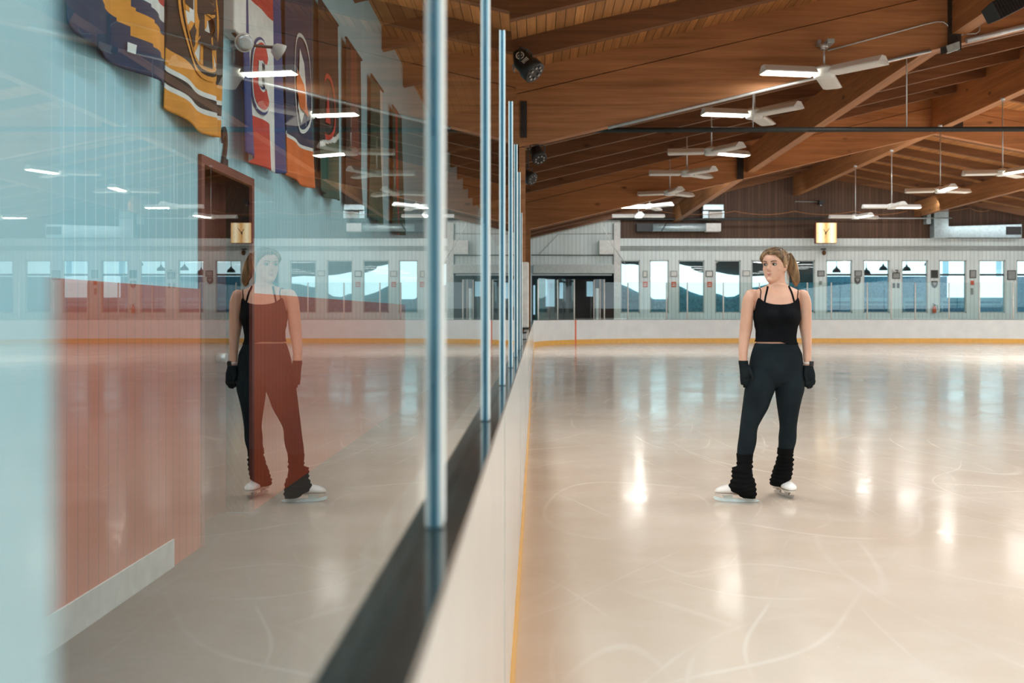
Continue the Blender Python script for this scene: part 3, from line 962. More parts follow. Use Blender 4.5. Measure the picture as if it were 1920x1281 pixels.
mb = MB(); mb.hexa([at(1764, 103, 15.5), at(1777, 98, 15.5), at(1777, 98, 15.67), at(1764, 103, 15.67), at(1763, 90, 15.5), at(1774, 86, 15.5), at(1774, 86, 15.67), at(1763, 90, 15.67)])
mb.build('cover', 'dark_metal', t)
for px in (1781.8, 1789.2):
    mb = MB(); mb.cyl(at(px, 86, Yc), at(px, 72, Yc), .022, 10); mb.build('connector', 'silver', t)
t = thing('lamp_mount_box', 'small grey mounting box on the beam face above the first lamp', 'junction box', at(1543, 88, Yc))
mb = MB(); a, b = at(1538, 93, Yc), at(1551, 85, Yc); mb.box(a.x, b.x, 15.25, 15.67, a.z, b.z); bevel(mb.build('housing', 'duct', t), .006)
mb = MB(); a, b = at(1531, 87, Yc), at(1537, 77, Yc); mb.box(a.x, b.x, 15.55, 15.67, a.z, b.z); mb.build('bracket', 'silver', t)
mb = MB(); mb.cyl(at(1543, 93, 15.3), at(1543, 90, 15.3), .035, 12); mb.build('collar', 'silver', t)

for pts, w, lab in (((1790, -22, 95, 15.62), .10, 'dark steel hanger joining girder and big beam by the junction box'),
                    ((1388, 292, 336, 30.8), .10, 'dark steel hanger on the second beam left of the pipe crossing'),
                    ((1797, 178, 238, 30.8), .14, 'dark steel hanger at the ridge on the second beam'),
                    ((982, 190, 258, 15.65), .05, 'dark steel plate at the column end of the big beam')):
    px, y0, y1, Y = pts
    a, b = at(px, y1, Y), at(px, y0, Y)
    mb = MB(); mb.box(a.x - w, a.x + w, Y - .015, Y + .02, a.z, b.z)
    for k in range(3):
        z = a.z + (b.z - a.z) * (.2 + .3 * k)
        mb.cyl((a.x - w * .4, Y - .04, z), (a.x - w * .4, Y - .01, z), .018, 6); mb.cyl((a.x + w * .4, Y - .04, z), (a.x + w * .4, Y - .01, z), .018, 6)
    tag(mb.build('beam_hanger', 'dark_plate'), lab, 'bracket')
run('ceiling_pipe', [(.6, 16.7, at(0, 244, 16.7).z), (13, 16.7, at(0, 241, 16.7).z), (24.9, 16.7, at(0, 239, 16.7).z)], .043, 'pipe_dark', 'long dark horizontal pipe crossing the hall under the lamps', 'pipe', 12)
for k, px in enumerate((1412, 1700)):
    a = at(px, 243, 16.7)
    mb = MB(); mb.cyl((a.x, 16.7, a.z + .04), (a.x, 16.7, zr(a.x) - .02), .010, 6)
    tag(mb.build('pipe_hanger', 'silver'), 'thin rod holding the long dark pipe %s' % ('over the lamp row', 'right of the diagonal girder')[k], 'rod')
run('wall_pipe', [at(1120, 411, 46.6), at(1320, 411, 46.6), at(1546, 410, 46.6)], .05, 'pipe_dark', 'dark pipe along the brown gable left of the clock', 'pipe')
run('wall_pipe', [at(1560, 409, 46.9), at(1700, 409.5, 46.9), at(1785, 409, 46.9)], .03, 'silver', 'thin pale pipe along the gable right of the clock', 'pipe')
for k, (a, b) in enumerate(((1237, 1378), (1378, 1490), (1490, 1602), (1602, 1700), (1700, 1818), (1818, 1865))):
    pts = [at(a + (b - a) * i / 8, 396 + 6.5 * (1 - ((i - 4) / 4) ** 2) - (6 if k > 3 else 0), 46.6) for i in range(9)]
    run('sagging_cable', pts, .014, 'girder', ['pale cable sagging in front of the silver air unit', 'pale cable sagging left of the clock', 'pale cable sagging above the clock',
        'pale cable sagging right of the clock', 'pale cable sagging before the grey duct', 'short pale cable end right of the grey duct'][k], 'cable')
run('slanted_cable', [at(1126, 418, 45.9), at(1150, 462, 46.3), at(1172, 494, 47.4)], .02, 'white', 'pale slanted cable beside the white pilaster', 'cable')

# spotlights and loudspeaker
def parcan(c, d, r, l, label, hang, logo=False):
    c = Vector(c); d = Vector(d).normalized(); s = d.cross(Vector((0, 0, 1))).normalized(); u = s.cross(d)
    t = thing('spotlight', label, 'spotlight', c, 'black spotlights under the roof')
    ring = lambda q, rr: [c + d * q + (s * math.cos(k * math.pi / 10) + u * math.sin(k * math.pi / 10)) * rr for k in range(20)]
    mb = MB(); mb.rings([ring(-l * .5, r * .55), ring(-l * .45, r * .8), ring(l * .1, r * .85), ring(l * .15, r), ring(l * .45, r), ring(l * .45, r * .9)])
    can = mb.build('housing', 'black', t)
    mb = MB(); mb.rings([ring(l * .42, r * .88), ring(l * .44, r * .88)])
    for k in range(8):
        q = c + d * l * .46 + (s * math.cos(k * .785) + u * math.sin(k * .785)) * r * .6
        mb.cyl(q, q + d * .012, r * .12, 8, 1)
    mb.build('lens', ['dark_metal', 'grey_sign'], can)
    mb = MB(); mb.tube([c + s * r * 1.08, c + s * r * 1.1 + Vector((0, 0, r * 1.2)), Vector((c.x, c.y, c.z + r * 1.3)), c - s * r * 1.1 + Vector((0, 0, r * 1.2)), c - s * r * 1.08], r * .08, 6)
    mb.cyl((c.x, c.y, c.z + r * 1.25), (c.x, c.y, hang), r * .1, 8)
    mb.build('yoke', 'dark_metal', t)
    if logo:
        mb = MB()
        n2 = (Vector((0, -1, .1)) - d * Vector((0, -1, .1)).dot(d)).normalized(); b2 = d.cross(n2)
        q = c - d * l * .2 + n2 * r * .86
        for k in range(20):
            a0, a1 = k * math.pi / 10, (k + 1) * math.pi / 10
            for ra, rb_ in ((.36, .27), ):
                mb.add([q + (d * math.cos(a0) + b2 * math.sin(a0)) * r * ra, q + (d * math.cos(a1) + b2 * math.sin(a1)) * r * ra,
                        q + (d * math.cos(a1) + b2 * math.sin(a1)) * r * rb_, q + (d * math.cos(a0) + b2 * math.sin(a0)) * r * rb_], [(0, 1, 2, 3)])
        for h in (-.08, .08):
            mb.add([q + d * r * (h - .03) - b2 * r * .2, q + d * r * (h + .03) - b2 * r * .2, q + d * r * (h + .03) + b2 * r * .2, q + d * r * (h - .03) + b2 * r * .2], [(0, 1, 2, 3)])
        for k in range(4):
            w = q + d * r * (.5 + .13 * k)
            mb.add([w - b2 * r * .3, w + d * r * .07 - b2 * r * .3, w + d * r * .07 + b2 * r * .3, w + b2 * r * .3], [(0, 1, 2, 3)])
        mb.build('maker_mark', 'white', can, fix=False)
    return t


parcan(at(986, 121, 13.4), (.52, -.25, -.55), .16, .42, 'black spotlight with a white mark, highest above the glass posts', zr(-.1) - .34, True)
parcan(at(1008, 290, 15.8), (.3, -.5, -.75), .12, .24, 'square dark spotlight hanging under the end of the big beam', zr(0) - 1.2)
parcan(at(990, 331, 19.6), (.6, -.5, -.45), .13, .30, 'small black spotlight below the square one', zr(-.15) - .34)
c = at(1893, 8, 13.0)
t = thing('loudspeaker', 'black slatted loudspeaker under the roof in the upper picture corner', 'loudspeaker', c)
A = Matrix.Rotation(math.radians(-28), 3, 'Y') @ Matrix.Rotation(math.radians(12), 3, 'Z')
def rot(v): return c + A @ Vector(v)
mb = MB(); mb.hexa([rot(v) for v in ((-.32, -.12, -.13), (.32, -.12, -.13), (.32, .14, -.10), (-.32, .14, -.10), (-.32, -.12, .13), (.32, -.12, .13), (.32, .14, .10), (-.32, .14, .10))])
bevel(mb.build('cabinet', 'black', t), .012)
mb = MB()
for k in range(13):
    x = -.29 + .048 * k
    mb.hexa([rot((x + dx, y, z)) for z in (-.115, .115) for dx, y in ((0, -.128), (.016, -.128), (.016, -.12), (0, -.12))])
mb.build('grille', 'dark_metal', t)
mb = MB(); mb.cyl(c + Vector((0, .05, .1)), (c.x, c.y + .05, zr(c.x) - .02), .02, 8); mb.build('bracket', 'dark_metal', t)

# ------------------------------------------------------------------ end wall fittings
t = thing('lit_clock', 'square glowing clock hanging before the end wall above the skater', 'clock', at(1548.5, 437, 46.6))
a, b = at(1529, 456.5, 46.6), at(1568.5, 417.5, 46.6)
mb = MB(); mb.box(a.x, b.x, 46.55, 46.85, a.z, b.z); bevel(mb.build('housing', 'door_frame', t), .02)
nt = NT('clock_face')
sx = nt.n('ShaderNodeSeparateXYZ'); nt.link(nt.coord(), sx.inputs[0])
mid = (b.x - a.x) / 2
wv = nt.math('ABSOLUTE', nt.math('SUBTRACT', nt.math('ABSOLUTE', sx.outputs[0]), .26))
br = nt.ramp(wv, .02, .26, 1, 0)
em = nt.n('ShaderNodeEmission')
nt.link(nt.mix(br, (.95, .50, .16), (1, .86, .56)), em.inputs[0]); nt.link(nt.ramp(br, 0, 1, .72, 1.05), em.inputs[1]); nt.link(em.outputs[0], nt.out.inputs[0])
mb = MB(); mb.box(a.x + .02, b.x - .02, 46.53, 46.552, a.z + .02, b.z - .02); fc = mb.build('clock_face', nt.m, t)
cc = at(1548.5, 437, 46.5)
for name, an, ln in (('minute_hand', 38, .30), ('hour_hand', -30, .22), ('second_hand', 185, .25)):
    d = Vector((math.sin(math.radians(an)), 0, math.cos(math.radians(an)))); n = Vector((d.z, 0, -d.x)) * (.018 if name != 'second_hand' else .007)
    mb = MB(); mb.hexa([cc - n + Vector((0, y, 0)) - d * .06 if q == 0 else (cc + n + Vector((0, y, 0)) - d * .06 if q == 1 else (cc + n * .5 + Vector((0, y, 0)) + d * ln if q == 2 else cc - n * .5 + Vector((0, y, 0)) + d * ln))
                        for y in (.0, .02) for q in range(4)])
    mb.build(name, 'black', t)
mb = MB()
for k in range(12):
    an = k * math.pi / 6
    mb.box(cc.x + .38 * math.sin(an) - .012, cc.x + .38 * math.sin(an) + .012, 46.52, 46.531, cc.z + .38 * math.cos(an) - .012, cc.z + .38 * math.cos(an) + .012)
mb.build('hour_mark', 'door_frame', t)
mb = MB(); mb.box(cc.x - .05, cc.x + .05, 46.85, YW - .03, cc.z - .05, cc.z + .05); mb.build('bracket', 'dark_metal', t)

def boxpx(mb, x0, y0, x1, y1, Y0, Y1, m=0):
    a, b = at(x0, y1, Y0), at(x1, y0, Y0)
    return mb.box(a.x, b.x, Y0, Y1, a.z, b.z, m)

t = thing('air_unit', 'silver air handling unit on the brown gable left of the clock', 'air unit', at(1338, 413, 47))
mb = MB(); boxpx(mb, 1318, 383, 1357, 394, 46.8, 47.46); bevel(mb.build('top_housing', 'duct', t), .02)
mb = MB(); boxpx(mb, 1318, 396, 1328, 412, 46.9, 47.46); boxpx(mb, 1354, 396, 1358, 412, 46.9, 47.46); mb.build('side_panel', 'duct', t)
mb = MB(); boxpx(mb, 1329, 396.5, 1354, 411.5, 46.85, 47.46); bevel(mb.build('front_panel', 'white', t), .02)
t = thing('air_duct', 'round silver duct lying along the gable below the air unit', 'duct', at(1290, 427, 46.9))
a, b = at(1224, 426.5, 46.9), at(1324, 426.5, 46.9)
mb = MB(); mb.cyl(a, b, .19, 20); mb.build('duct_tube', 'duct', t)
mb = MB(); boxpx(mb, 1324, 418.5, 1352, 434, 46.7, 47.2); bevel(mb.build('outlet_box', 'white', t), .01)
mb = MB(); mb.tube([at(1249, 419, 46.65), at(1240, 434, 46.65)], .02, 6); mb.build('strap', 'dark_metal', t)
mb = MB(); boxpx(mb, 1194, 419, 1226, 434, 46.95, 47.46); mb.build('dark_end', 'dark_metal', t)
t = thing('grey_air_duct', 'angled grey duct on the gable with a dark vent at its end', 'duct', at(1800, 447, 47))
mb = MB(); boxpx(mb, 1738, 377, 1779, 384, 47.0, 47.46); boxpx(mb, 1738, 384, 1746, 420, 47.0, 47.46); boxpx(mb, 1752, 384, 1779, 446, 46.9, 47.46)
mb.hexa([at(1778, 446, 46.95), at(1916, 446, 46.95), at(1916, 446, 47.46), at(1778, 446, 47.46), at(1778, 424, 46.95), at(1916, 420, 46.95), at(1916, 420, 47.46), at(1778, 424, 47.46)])
bevel(mb.build('duct_body', 'duct', t), .02)
mb = MB(); boxpx(mb, 1887, 425, 1915, 440, 46.92, 46.96); mb.build('vent', 'dark_metal', t)
mb = MB()
for k in range(4): boxpx(mb, 1888, 427 + 3.4 * k, 1914, 428.2 + 3.4 * k, 46.90, 46.93)
mb.build('vent_slat', 'dark_sign', t)
o = boxpx(MB(), 1123.5, 450, 1151, 477, 46.9, 47.37).build('wall_box', 'white'); bevel(o, .02)
tag(o, 'white box on the wall above the roller shutter', 'box')
run('wall_conduit', [at(996, 478.5, 47.4), at(1150, 479, 47.4)], .02, 'dark_metal', 'thin dark pipe along the wall over the shutter housing', 'conduit')
run('wall_conduit', [at(1011, 477, 47.42), at(1047, 439, 47.42), at(1148, 438, 47.42)], .012, 'grey_sign', 'thin bent grey conduit climbing the white wall over the shutter', 'conduit')
run('wall_conduit', [at(1149.5, 420, 47.3), at(1149.5, 496, 47.3)], .014, 'dark_metal', 'thin dark vertical conduit beside the white pilaster', 'conduit')
run('wall_bracket_rail', [at(1491, 380, 47.2), at(1491, 378, 47.2), at(1538, 379, 47.2)], .02, 'grey_sign', 'short grey rail with camera head on the brown gable above the clock', 'rail')
t = thing('wall_camera', 'tiny dark camera at the rail end on the brown gable', 'camera', at(1540, 381, 47.1))
mb = MB(); mb.box(*(lambda a, b: (a.x, b.x, 46.95, 47.3, a.z, b.z))(at(1536, 383, 47), at(1544, 376, 47))); mb.build('housing', 'black', t)
mb = MB(); mb.cyl(at(1539, 384, 46.98), at(1539, 386, 46.98), .05, 10); mb.build('lens', 'silver', t)
t = thing('wall_lantern', 'small brown lantern on the white wall below the clock', 'lamp', at(1545, 473, 47.3))
mb = MB(); mb.ell(at(1545, 474, 47.3), (.10, .10, .12), 14, 8); mb.build('lamp_shade', 'rafter', t)
mb = MB(); mb.box(at(1541, 474, 47.3).x, at(1549, 474, 47.3).x, 47.3, 47.49, at(0, 468, 47.3).z, at(0, 466, 47.3).z); mb.build('bracket', 'dark_metal', t)

between = ['between the first two end windows', 'right of the rounded bright window', 'between the third and fourth end windows', 'left of the skater', 'right of the ponytail, under the clock',
           'between the first two windows right of the clock', 'below the antler plaque', 'over the fire extinguisher', 'right of the bright window', 'at the right edge of the end wall']
notices = [(1209.6, 514, 8.5, 12.5, 'grey_sign', 'paper'), (1263.5, 513.5, 13, 11, 'grey_sign', 'paper'), (1330, 513.5, 13.5, 11.5, 'dark_sign', 'paper'), (1399.5, 512.7, 14, 11, 'grey_sign', 'paper'),
           (1539.6, 513, 13, 11, 'dark_sign', 'grey_sign'), (1609.4, 513, 13.5, 11.5, 'dark_sign', 'grey_sign'), (1680.5, 517, 14, 11.5, 'dark_sign', 'grey_sign'),
           (1752.5, 514, 13, 15, 'dark_sign', 'dark_room'), (1824.5, 514, 12, 15, 'dark_sign', 'grey_sign'), (1897, 516, 16, 18, 'dark_sign', 'grey_sign')]
for (px, py, w, h, m1, m2), bt in zip(notices, between):
    t = thing('framed_notice', 'framed notice on the white pillar %s' % bt, 'notice', at(px, py, 47.47), 'framed notices on the end wall pillars')
    mb = MB(); boxpx(mb, px - w / 2, py - h / 2, px + w / 2, py + h / 2, 47.46, 47.499); mb.build('frame', m1, t)
    mb = MB(); boxpx(mb, px - w / 2 + 1.4, py - h / 2 + 1.4, px + w / 2 - 1.4, py + h / 2 - 1.4, 47.45, 47.462); mb.build('sheet', m2, t)
for px, bt in ((1210, between[0]), (1263.4, between[1]), (1330.6, between[2])):
    t = thing('red_warning_sign', 'small red warning notice %s' % bt, 'notice', at(px, 533.5, 47.47), 'red notices on the end wall pillars')
    mb = MB(); boxpx(mb, px - 4.4, 528.5, px + 4.4, 538.5, 47.47, 47.499); mb.build('plate', 'red_sign', t)
    mb = MB(); boxpx(mb, px - 2.4, 531.5, px + 2.4, 533, 47.46, 47.472); boxpx(mb, px - 2.8, 534.5, px + 2.8, 536, 47.46, 47.472); mb.build('print', 'paper', t)
for px, py, bt in ((1608, 526, 'under a framed notice right of the first lamp window'), (1752.4, 533, 'above the fire extinguisher')):
    t = thing('mounted_shield_plaque', 'dark shield plaque %s' % bt, 'plaque', at(px, py, 47.47), 'shield plaques')
    mb = MB(); mb.prism([(at(px + x, 0, 47.46).x, at(0, py + y, 47.46).z) for x, y in ((-5.5, -6), (5.5, -6), (5.5, 1), (3.5, 5), (0, 7.5), (-3.5, 5), (-5.5, 1))], 47.45, 47.499); mb.build('board', 'dark_sign', t)
    mb = MB(); mb.prism([(at(px + x, 0, 47.46).x, at(0, py + y, 47.46).z) for x, y in ((-3.5, -4), (3.5, -4), (3, 0), (0, 3), (-3, 0))], 47.44, 47.452); mb.build('relief', 'grey_sign', t)
for k, (px, py, w, h, m, l) in enumerate(((1539, 530.5, 5, 7, 'grey_sign', 'small grey switch plate under the notice beside the ponytail'), (1676.5, 535.5, 4.5, 9, 'dark_sign', 'dark narrow plate below the antler plaque'),
                                          (1684.5, 535.5, 4.5, 9, 'dark_sign', 'second dark narrow plate below the antler plaque'), (1823.4, 530.5, 6, 8, 'red_sign', 'small red alarm plate right of the bright window'),
                                          (1823, 546.5, 4.5, 12, 'grey_sign', 'grey narrow plate under the red alarm plate'))):
    o = boxpx(MB(), px - w / 2, py - h / 2, px + w / 2, py + h / 2, 47.46, 47.499).build('wall_plate', m)
    tag(o, l, 'plate'); bevel(o, .01)
t = thing('antler_plaque', 'pale antlers mounted over a framed notice on the end wall', 'antlers', at(1682, 508, 47.45))
for s in (-1, 1):
    mb = MB(); mb.tube([at(1682 + s, 509, 47.42), at(1682 + 4 * s, 509.5, 47.3), at(1682 + 8 * s, 507, 47.25), at(1682 + 9 * s, 504, 47.25)], [.03, .045, .05, .015], 7)
    mb.tube([at(1682 + 4.5 * s, 509, 47.3), at(1682 + 5 * s, 505, 47.25)], [.03, .01], 6); mb.build('antler', 'paper', t)
mb = MB(); boxpx(mb, 1680, 506, 1684, 511, 47.40, 47.499); mb.build('mount', 'dark_sign', t)
t = thing('wall_mounted_extinguisher', 'red and black fire extinguisher on the pillar by the bright windows', 'fire extinguisher', at(1752, 587, 47.36))
c = at(1752, 587, 47.36)
mb = MB(); mb.rings([[(c.x + r * math.cos(k * math.pi / 8), 47.36 + r * math.sin(k * math.pi / 8), c.z + z) for k in range(16)] for r, z in ((.07, 0), (.085, .02), (.085, .24), (.06, .31), (.03, .34))]); mb.build('cylinder_body', 'red_sign', t)
mb = MB(); mb.cyl((c.x, 47.36, c.z + .34), (c.x, 47.36, c.z + .40), .035, 10); mb.tube([(c.x, 47.36, c.z + .40), (c.x - .09, 47.33, c.z + .45)], .015, 6); mb.build('handle', 'black', t)
mb = MB(); mb.tube([(c.x + .03, 47.34, c.z + .38), (c.x + .12, 47.3, c.z + .36), (c.x + .12, 47.3, c.z + .15)], .016, 6); mb.build('hose', 'black', t)
mb = MB(); mb.box(c.x - .04, c.x + .04, 47.42, 47.499, c.z + .1, c.z + .2); mb.build('bracket', 'silver', t)

# ------------------------------------------------------------------ the skater
def skin_mat():
    t = NT('skin')
    ns = t.noise(14, 3, .5, t.coord())
    b = t.bsdf(t.mix(t.ramp(ns, .3, .7), (.62, .35, .245), (.70, .415, .30)), .42, spec=.4)
    b.inputs['Subsurface Weight'].default_value = .12
    b.inputs['Subsurface Radius'].default_value = (.02, .008, .005)
    return t.m


def hair_mat():
    t = NT('hair')
    ns = t.noise(26, 4, .6, t.coord((1, 1, .25)))
    z = t.n('ShaderNodeSeparateXYZ'); t.link(t.coord(), z.inputs[0])
    col = t.mix(t.ramp(ns, .35, .68), (.05, .026, .013), (.64, .40, .20))
    col = t.mix(t.ramp(z.outputs[2], 1.60, 1.73, 0, .55), col, (.05, .026, .013))
    t.bsdf(col, .42, spec=.4)
    return t.m


def knit(name, col, rough=.9, sc=220):
    t = NT(name)
    ns = t.noise(sc, 2, .5, t.coord())
    f = t.noise(7, 3, .5, t.coord())
    t.bsdf(t.mix(t.ramp(f, .3, .7), tuple(c * .75 for c in col), tuple(c * 1.25 for c in col)), rough, spec=.12, bump=ns, bstr=.25, bdist=.002)
    return t.m


M['skin'] = skin_mat(); M['hair'] = hair_mat()
M['lips'] = plain('lips', (.50, .19, .15), .4)
M['eye_white'] = plain('eye_white', (.62, .60, .57), .2)
M['iris'] = plain('dark_iris', (.02, .014, .01), .15)
M['brow'] = plain('brow_hair', (.07, .04, .022), .7)
M['tank'] = knit('black_ribbed_cloth', (.0045, .0055, .007))
M['legging'] = knit('charcoal_leggings', (.011, .017, .021), .9)
M['warmer'] = knit('black_knit', (.0042, .0044, .0048), .95, 160)
M['glove'] = knit('black_glove', (.010, .014, .016), .85)
M['boot'] = plain('white_leather', (.82, .80, .78), .35, var=.04)
M['sole'] = plain('pale_sole', (.62, .56, .5), .5)
M['blade'] = plain('polished_steel', (.78, .92, .97), .3, metal=.0)  # blade steel with its bright sheen put into the colour
M['blade_dark'] = plain('shaded_steel', (.42, .42, .40), .25, metal=.7)  # same blade steel, its shade put into the colour
M['watch'] = plain('watch_glass', (.012, .013, .016), .12)
M['strap'] = plain('pale_watch_strap', (.72, .62, .58), .5)

WX, WYD = 1.648, 6.84
K = F / WYD                                   # pixels per metre at the skater
ORG = Vector((WX, WYD, 0))
GZ = H - 0 * K


def wp(px, py, dy=0.0):
    """photo column/row -> a point of the skater, dy metres behind her middle plane"""
    return Vector(((px - CX) / K, WYD + dy, H - (py - CY) / K))


woman = thing('person', 'ponytailed woman in black tank top, leggings, gloves and white skates standing on the ice', 'person', ORG)


def smooth_table(tab, z):
    tab = sorted(tab)
    if z <= tab[0][0]: return tab[0][1:]
    if z >= tab[-1][0]: return tab[-1][1:]
    for i in range(len(tab) - 1):
        if tab[i][0] <= z <= tab[i + 1][0]:
            p0, p1, p2, p3 = tab[max(i - 1, 0)], tab[i], tab[i + 1], tab[min(i + 2, len(tab) - 1)]
            t = (z - p1[0]) / (p2[0] - p1[0])
            out = []
            for k in range(1, len(p1)):
                m1 = (p2[k] - p0[k]) / max(1e-6, p2[0] - p0[0]) * (p2[0] - p1[0])
                m2 = (p3[k] - p1[k]) / max(1e-6, p3[0] - p1[0]) * (p2[0] - p1[0])
                t2, t3 = t * t, t ** 3
                out.append((2 * t3 - 3 * t2 + 1) * p1[k] + (t3 - 2 * t2 + t) * m1 + (-2 * t3 + 3 * t2) * p2[k] + (t3 - t2) * m2)
            return out


# torso: row, left column, right column, depth radius, depth centre
T = [(726, 1440, 1472, .03, .02), (722, 1428, 1484, .065, .02), (715, 1411, 1501, .10, .022), (706, 1406.5, 1506, .120, .025), (698, 1406.3, 1506.3, .126, .025), (680, 1408.3, 1505, .122, .02), (663, 1411, 1502.5, .108, .01), (650, 1414.5, 1496, .097, .0),
     (641, 1417, 1493, .092, -.003), (630, 1418.2, 1491.7, .090, -.003), (618, 1417.5, 1493.2, .093, 0), (606, 1415.8, 1496.8, .102, 0), (598, 1414, 1499, .110, -.002), (588, 1414.5, 1498.5, .112, 0),
     (578, 1414.6, 1498, .105, .005), (566, 1414.4, 1499, .093, .01), (556, 1414, 1500, .082, .012), (549, 1412, 1502.5, .070, .014), (545, 1415, 1500, .062, .016), (541.5, 1422, 1494, .056, .018), (538, 1431.5, 1485, .052, .018), (533, 1440.5, 1477, .050, .014)]
TT = [(H - (r - CY) / K, ((a + b) / 2 - CX) / K, (b - a) / 2 / K, d, dc) for r, a, b, d, dc in T]


def torso(th, z, grow=0.0):
    """th: 0 = toward the camera, + toward picture right"""
    cx, rx, ry, dc = smooth_table(TT, z)
    rx += grow; ry += grow
    e = 2.25
    s, c = math.sin(th), math.cos(th)
    k = (abs(s) ** e + abs(c) ** e) ** (-1 / e)
    x, y = rx * s * k, -ry * c * k
    if c > 0:                                  # bust
        for bx in (-.072, .070):
            g = math.exp(-((x - bx) / .050) ** 2 - ((z - 1.262) / .048) ** 2)
            y -= .034 * g
        y += .014 * math.exp(-(x / .022) ** 2 - ((z - 1.27) / .06) ** 2)
    else:                                      # seat
        for bx in (-.075, .075):
            y += .03 * math.exp(-((x - bx) / .07) ** 2 - ((z - .90) / .07) ** 2)
        y -= .012 * math.exp(-(x / .03) ** 2) * (1 if z > 1.0 else .3)
    return Vector((cx + x, WYD + dc + y, z))


def torso_mb(z0, z1, grow, n=48, step=.012, mb=None):
    mb = mb or MB()
    k = max(2, int((z1 - z0) / step))
    mb.rings([[torso(2 * math.pi * j / n, z0 + (z1 - z0) * i / k, grow) for j in range(n)] for i in range(k + 1)])
    return mb


def limb(mb, rows, grow=0.0, n=20, sub=5):
    """rows: (row, column, half width px, depth radius m, depth m) going down; horizontal rings"""
    tab = [(-r[0], r[1], r[2], r[3], r[4]) for r in rows]
    r0, r1 = rows[0][0], rows[-1][0]
    k = int(abs(r1 - r0) / 3) + 1
    rings = []
    for i in range(k + 1):
        r = r0 + (r1 - r0) * i / k
        px, hw, dr, dy = smooth_table(tab, -r)
        c = wp(px, r, dy)
        a, b = hw / K + grow, dr + grow
        rings.append([c + Vector((a * math.sin(2 * math.pi * j / n), -b * math.cos(2 * math.pi * j / n), 0)) for j in range(n)])
    return mb.rings(rings)


def remesh(mb, voxel, smooth=4):
    o = mb.build('tmp', 'skin')
    md = o.modifiers.new('r', 'REMESH'); md.mode = 'VOXEL'; md.voxel_size = voxel; md.use_smooth_shade = True
    if smooth:
        sm = o.modifiers.new('s', 'SMOOTH'); sm.iterations = smooth; sm.factor = .5
    dg = bpy.context.evaluated_depsgraph_get()
    me = bpy.data.meshes.new_from_object(o.evaluated_get(dg))
    bpy.data.objects.remove(o)
    me.materials.clear()
    return me


def link_part(name, me, mats, parent):
    off = Vector((0, 0, 0)); p = parent
    while p is not None: off += Vector(p.location); p = p.parent
    for v in me.vertices: v.co = v.co - off
    for m in mats: me.materials.append(M[m])
    me.update()
    o = bpy.data.objects.new(name, me); C.objects.link(o); o.parent = parent
    return o


ARM_L = [(542.6, 1412.5, 5, .024, .016), (544.5, 1411, 9.5, .040, .016), (549, 1409.8, 10.8, .052, .014), (558, 1406, 11.9, .056, .014), (570, 1403.7, 11.8, .052, .014), (584, 1402, 11.4, .049, .016), (600, 1401, 11.6, .047, .020), (612.5, 1400.3, 12, .046, .024),
         (625, 1398.6, 11.3, .045, .022), (643, 1395.6, 9.7, .040, .012), (660, 1393.4, 8.4, .034, -.002), (676, 1392.8, 7.6, .028, -.012), (684, 1393.5, 7.8, .024, -.016)]
ARM_R = [(543.4, 1503.5, 5, .024, .016), (545.5, 1505, 9.5, .040, .016), (550, 1506, 10.3, .052, .014), (558, 1508.6, 10.8, .056, .014), (570, 1510.6, 11.5, .052, .014), (584, 1511.3, 11.2, .049, .016), (600, 1511.5, 11.4, .047, .02), (612.5, 1511.5, 11.3, .046, .022),
         (624, 1512.5, 10.2, .044, .02), (636, 1513.3, 9.2, .041, .014), (655, 1513.2, 8.1, .035, .0), (674, 1512.8, 7.2, .028, -.012), (684, 1513.5, 7.4, .024, -.016)]
LEG_L = [(684, 1433, 18, .08, .02), (696, 1431, 24.5, .108, .02), (712, 1429, 27, .112, .02), (730, 1425.7, 27.4, .108, .015), (748, 1420.8, 25.3, .100, .01), (767, 1415.8, 23, .090, .005), (784, 1409.5, 19.3, .078, 0), (800, 1404.2, 16.1, .068, -.004), (811, 1402.8, 15.7, .064, 0),
         (822, 1402.4, 16.1, .064, .008), (834, 1401, 16.2, .064, .014), (846, 1398.8, 15.2, .058, .014), (856, 1396.5, 13.6, .052, .002), (870, 1395, 12.2, .045, -.025), (890, 1396, 11.5, .042, -.06), (908, 1399, 12.5, .041, -.082), (920, 1401, 11.5, .036, -.082)]
LEG_R = [(684, 1480, 18, .08, .02), (696, 1481.5, 24.5, .108, .025), (712, 1483, 26, .112, .03), (730, 1482.7, 26.3, .108, .03), (748, 1481.3, 23, .099, .03), (767, 1480.4, 19.6, .088, .03), (784, 1480, 17, .078, .028), (800, 1479.9, 15.1, .068, .03), (811, 1480, 15.4, .065, .04),
         (822, 1480, 16, .066, .05), (834, 1479.5, 15, .064, .056), (846, 1478.5, 13.7, .057, .075), (856, 1478.5, 12.7, .05, .088), (870, 1478.2, 11.6, .045, .105), (890, 1474, 11, .042, .13), (900, 1471, 11, .042, .14), (908, 1469, 10, .04, .14)]


